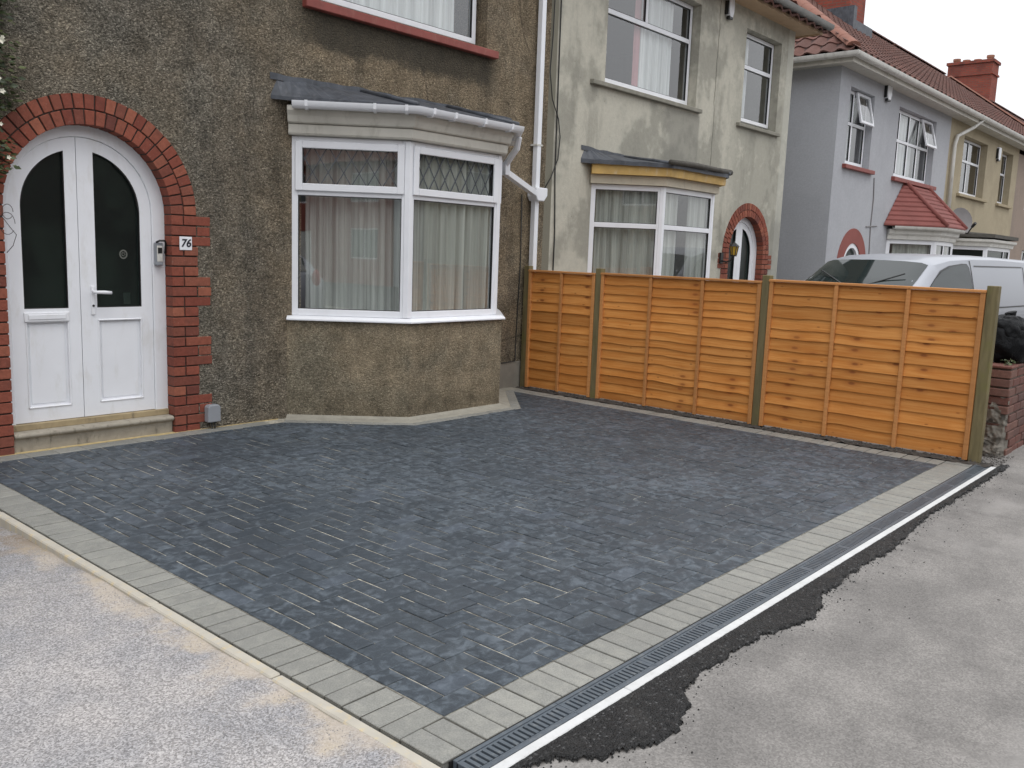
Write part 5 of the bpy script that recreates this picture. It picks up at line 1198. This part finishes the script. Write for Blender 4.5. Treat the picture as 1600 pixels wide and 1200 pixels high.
# ------------------------------------------------------------------ cars
def car(name, label, cat, o, ang, prof, hwb, glass_x, wheels, van=False, group=None):
    """body lofted along x (nose at low x); prof: (x, z sill, z belt, z roof, half width belt, half width roof)"""
    root = thing(name, label, cat, (o[0], o[1], o[2])); ca, sa = cos(ang), sin(ang)
    T = lambda x, y, z: (o[0]+x*ca-y*sa, o[1]+x*sa+y*ca, o[2]+z)
    def at(x):
        for p, q in zip(prof, prof[1:]):
            if p[0] <= x <= q[0]: t = (x-p[0])/(q[0]-p[0]); return [p[i]+(q[i]-p[i])*t for i in range(6)]
        return list(prof[-1])
    def sec(x):
        _, zs, zb, zr, wb, wr = at(x); h = zr-zb; r = min(.09, max(h, .02)*.4)
        return [(0, zs), (wb*.9, zs), (wb*.98, zs+.12), (wb, zs+(zb-zs)*.45), (wb*1.005, zs+(zb-zs)*.7), (wb*.985, zb), (wr+(wb*.985-wr)*.3, zb+h*.7), (wr, zr-r*.5), (wr-r*.9, zr-r*.06), (wr*.5, zr+.012), (0, zr+.018)]
    xs = []
    for p, q in zip(prof, prof[1:]): xs += [p[0]+(q[0]-p[0])*i/4 for i in range(4)]
    xs.append(prof[-1][0]); mb = MB(); half = [sec(x) for x in xs]; m = len(half[0]); ring = 2*m-2
    for x, h in zip(xs, half): mb.v += [T(x, y, z) for y, z in h]+[T(x, -y, z) for y, z in h[-2:0:-1]]
    n = len(xs); mb.f = [(i*ring+j, i*ring+(j+1) % ring, (i+1)*ring+(j+1) % ring, (i+1)*ring+j) for i in range(n-1) for j in range(ring)]+[tuple(range(ring)), tuple(range((n-1)*ring, n*ring))]
    mb.build('body', 'car_paint', root, smooth=True, auto=35)
    def side(x, z, sg, out=.006):
        h = sec(x)
        for (y0, z0), (y1, z1) in zip(h[1:], h[2:]):
            if z0 <= z <= z1: return T(x, sg*(y0+(y1-y0)*(z-z0)/(z1-z0+1e-9)+out), z)
        return T(x, sg*(h[-3][0]+out), z)
    def roofz(x): return sec(x)[-1][1]
    def patch(nm, poly, mat, sg, parent=root, out=.006):
        k_ = MB(); cx = sum(p[0] for p in poly)/len(poly); cz = sum(p[1] for p in poly)/len(poly); V = [side(cx, cz, sg, out)]+[side(x, z, sg, out) for x, z in poly]; L = len(poly)
        k_.add(V, [(0, 1+i, 1+(i+1) % L) for i in range(L)]); return k_.build(nm, mat, parent, solid=False)
    for sg in (1, -1):
        for gname, poly in glass_x['side']:
            cxm = sum(p[0] for p in poly)/len(poly); czm = sum(p[1] for p in poly)/len(poly)
            patch('window_rubber', [(cxm+(x-cxm)*1.03+(.015 if x > cxm else -.015), czm+(z-czm)*1.02+(.014 if z > czm else -.014)) for x, z in poly], 'black_plastic', sg, out=.004)
            patch(gname, poly, 'car_glass', sg, out=.008)
        for x0, z0, x1, z1 in glass_x.get('seams', ()):
            k_ = MB(); nn = 8; k_.v = []
            dx_, dz_ = (.012, 0) if abs(x1-x0) < abs(z1-z0) else (0, .012)
            for i in range(nn+1): t = i/nn; x, z = x0+(x1-x0)*t, z0+(z1-z0)*t; k_.v += [side(x-dx_, z-dz_, sg, .005), side(x+dx_, z+dz_, sg, .005)]
            k_.f = [(2*i, 2*i+1, 2*i+3, 2*i+2) for i in range(nn)]; k_.build('door_seam' if dx_ else 'side_trim', 'black_plastic' if dx_ else 'car_paint', root, solid=False)
        for x0, z0, x1, z1 in glass_x.get('lines', ()):
            k_ = MB(); nn = 10
            for i in range(nn+1): t = i/nn; x, z = x0+(x1-x0)*t, z0+(z1-z0)*t; k_.v += [side(x, z-.009, sg, .005), side(x, z+.009, sg, .005)]
            k_.f = [(2*i, 2*i+1, 2*i+3, 2*i+2) for i in range(nn)]; k_.build('panel_seam', 'black_plastic', root, solid=False)
        for x0, z0 in glass_x.get('handles', ()): patch('door_handle', [(x0-.07, z0-.02), (x0+.07, z0-.02), (x0+.07, z0+.02), (x0-.07, z0+.02)], 'car_paint', sg, out=.03)
    def screen(nm, xa, xb, inset=.05):
        k_ = MB(); nu, nv = 16, 8
        for j in range(nv+1):
            x = xa+(xb-xa)*j/nv; h = sec(x)[::-1]; w = at(x)[5]-inset
            for i in range(nu+1):
                y = (i/nu*2-1)*w; ay = abs(y); z = h[-1][1]
                for (y0, z0), (y1, z1) in zip(h, h[1:]):
                    if y0 <= ay <= y1+1e-9: z = z0+(z1-z0)*(ay-y0)/(y1-y0+1e-9); break
                k_.v.append(T(x-.004*(1 if xa < 1 else -1), y, z+.008))
        k_.f = [(j*(nu+1)+i, j*(nu+1)+i+1, (j+1)*(nu+1)+i+1, (j+1)*(nu+1)+i) for j in range(nv) for i in range(nu)]; return k_.build(nm, 'car_glass', root, smooth=True, solid=False)
    for args in glass_x['screens']: screen(*args)
    for sg in (1, -1):
        if van:
            k_ = MB(); q = [T(.03+.22*t, sg*.08+sg*.5*t, 1.25+.10*t*2+.012) for t in (0, .5, 1)]; k_.tube(q, .009, 5); k_.build('wiper', 'black_plastic', root)
    for x, r in wheels:
        for sg in (1, -1):
            w = at(x)[4]; y = sg*(w-.02); k_ = MB(); N = 24
            P = [(r*.62, .1), (r*.95, .1), (r, .06), (r, -.1), (r*.62, -.1)]; V = []
            for i in range(N): a = 2*pi*i/N; V += [T(x+q*cos(a), y+sg*d, r+q*sin(a)) for q, d in P]
            k_.add(V, [(5*i+j, 5*i+j+1, 5*((i+1) % N)+j+1, 5*((i+1) % N)+j) for i in range(N) for j in range(4)]); tw = k_.build('tyre', 'tyre', root, smooth=True, auto=40, solid=False)
            k_ = MB(); k_.v = [T(x, y+sg*.07, r)]
            for i in range(20): a = 2*pi*i/20; k_.v.append(T(x+r*.63*cos(a), y+sg*(.095 if i % 4 < 2 else .05), r+r*.63*sin(a)))
            k_.f = [(0, 1+i, 1+(i+1) % 20) for i in range(20)]; k_.build('rim', 'alloy', tw, solid=False)
            k_ = MB(); k_.v = [side(x+1.16*r*cos(a), max(at(x)[1]+.01, r+1.16*r*sin(a)), sg, .004) for a in [pi*i/16 for i in range(17)]]+[side(x, at(x)[1]+.02, sg, .004)]
            k_.f = [(17, i, i+1) for i in range(16)]; k_.build('wheel_arch', 'black_plastic', root, solid=False)
    for sg in (1, -1):
        x0 = prof[0][0]; lump('headlight', 'alloy', T(x0+.14, sg*prof[1][4]*.72, .72), .13, root, (1, 1, .7), 1, .05, 1, 2)
        x1 = prof[-1][0]; lump('tail_light', 'red_light', T(x1-.05, sg*prof[-1][4]*.86, .98), .11, root, (.6, .8, 1.5), 1, .05, 1, 2)
        mz = glass_x['mirror']; k_ = lump('wing_mirror', 'car_paint', T(mz[0], sg*(hwb+.1), mz[1]), .11, root, (.6, 1, .75), 2, .1, 1, 2)
    return root
vp = [(-1.05, .35, .62, .66, .72, .6), (-.98, .22, .80, .86, .83, .7), (-.6, .2, 1.0, 1.06, .88, .74), (-.02, .2, 1.14, 1.22, .9, .78), (.16, .2, 1.17, 1.345, .9, .77), (.62, .2, 1.18, 1.615, .9, .73), (1.1, .2, 1.18, 1.69, .9, .745), (1.7, .2, 1.18, 1.72, .9, .765), (2.6, .2, 1.18, 1.73, .9, .77), (4.1, .22, 1.18, 1.71, .88, .75), (4.28, .35, 1.15, 1.6, .85, .72)]
gx_ = dict(side=[('side_window', [(.36, 1.27), (.58, 1.40), (.80, 1.50), (1.05, 1.565), (1.38, 1.60), (1.52, 1.60), (1.57, 1.55), (1.60, 1.29)])], seams=[(1.68, .35, 1.64, 1.66), (.3, .4, .3, 1.22), (1.75, .90, 4.1, .94), (3.5, .4, 3.48, 1.6), (.35, .88, 1.6, .90)], handles=[(1.5, 1.08), (1.86, 1.08)], lines=[(1.74, 1.59, 3.44, 1.60), (1.74, 1.02, 3.44, 1.04), ],
           screens=[('windscreen', .0, .60, .03)], mirror=(.35, 1.1))
car('parked_van', 'silver white van parked behind the fence with only its upper part showing', 'van', (11.62, 4.36, 0), -radians(8), vp, .9, gx_, ((-.25, .33), (3.1, .33)), van=True)
cpf = [(-.9, .3, .55, .58, .66, .5), (-.82, .2, .68, .74, .78, .6), (-.4, .18, .84, .9, .83, .68), (.1, .18, .92, .97, .84, .68), (.75, .18, .94, 1.38, .84, .56), (1.2, .18, .95, 1.45, .84, .57), (2.0, .18, .97, 1.44, .84, .56), (2.6, .2, .99, 1.36, .82, .52), (2.95, .3, .95, 1.05, .76, .5), (3.02, .38, .8, .84, .7, .5)]
gc_ = dict(side=[('side_window', [(.45, .97), (.8, 1.3), (1.0, 1.38), (1.28, 1.4), (1.28, .98)]), ('side_window', [(1.36, .98), (1.36, 1.4), (2.0, 1.38), (2.35, 1.25), (2.3, 1.1), (2.0, 1.0)])], seams=[(1.32, .3, 1.32, 1.4)], handles=[(1.15, .88)],
           screens=[('windscreen', .14, .74), ('rear_window', 2.62, 2.9)], mirror=(.5, 1.0))
car('parked_car', 'white hatchback parked on the gravel drive, seen mirrored in the bay window', 'car', (-4.9, 1.3, -.02), radians(18), cpf, .84, gc_, ((-.15, .3), (2.3, .3)))

# ------------------------------------------------------------------ the terrace across the road, mirrored in the panes
for i in range(6):
    x0 = -30+i*11
    OP = thing('opposite_house', ('red brick', 'lilac rendered', 'brown pebbledash', 'tan rendered', 'pink rendered', 'far tan rendered')[i]+' house across the road, seen only as a reflection', 'house', (x0+5, -15, 0))
    m = ('brick_chimney', 'h3', 'dash_bay', 'h4', 'h5', 'h4')[i]
    fr = Fr((x0+11, -15), (-1, 0)); ops = [(1, 3, 1, 2.4), (1, 3, 3.6, 4.9), (6.5, 8.5, 3.6, 4.9), (6, 7, 0, 2.2)]
    wall('front_wall', m, OP, fr, 0, 10.9, -.15, 5.4, ops)
    mb = MB(); mb.box(x0+.1, x0+11, -23, -15.2, -.15, 5.4); mb.build('house_body', 'h6', OP)
    mb = MB(); mb.prism([(-14.5, 5.3), (-19.2, 8.6), (-23.5, 5.3)], lambda y, z, x: (x, y, z), x0+.1, x0+11); mb.build('roof', 'tile', OP)
    for a, b, c, d in ops[:3]: window(OP, fr, a, b, c, d, -.05, cols=((a+b)/2,), gl='car_glass')
    mb = MB(); mb.fbox(fr, 6, 7, -.1, -.05, 0, 2.2); mb.build('front_door', 'upvc_grey', OP)
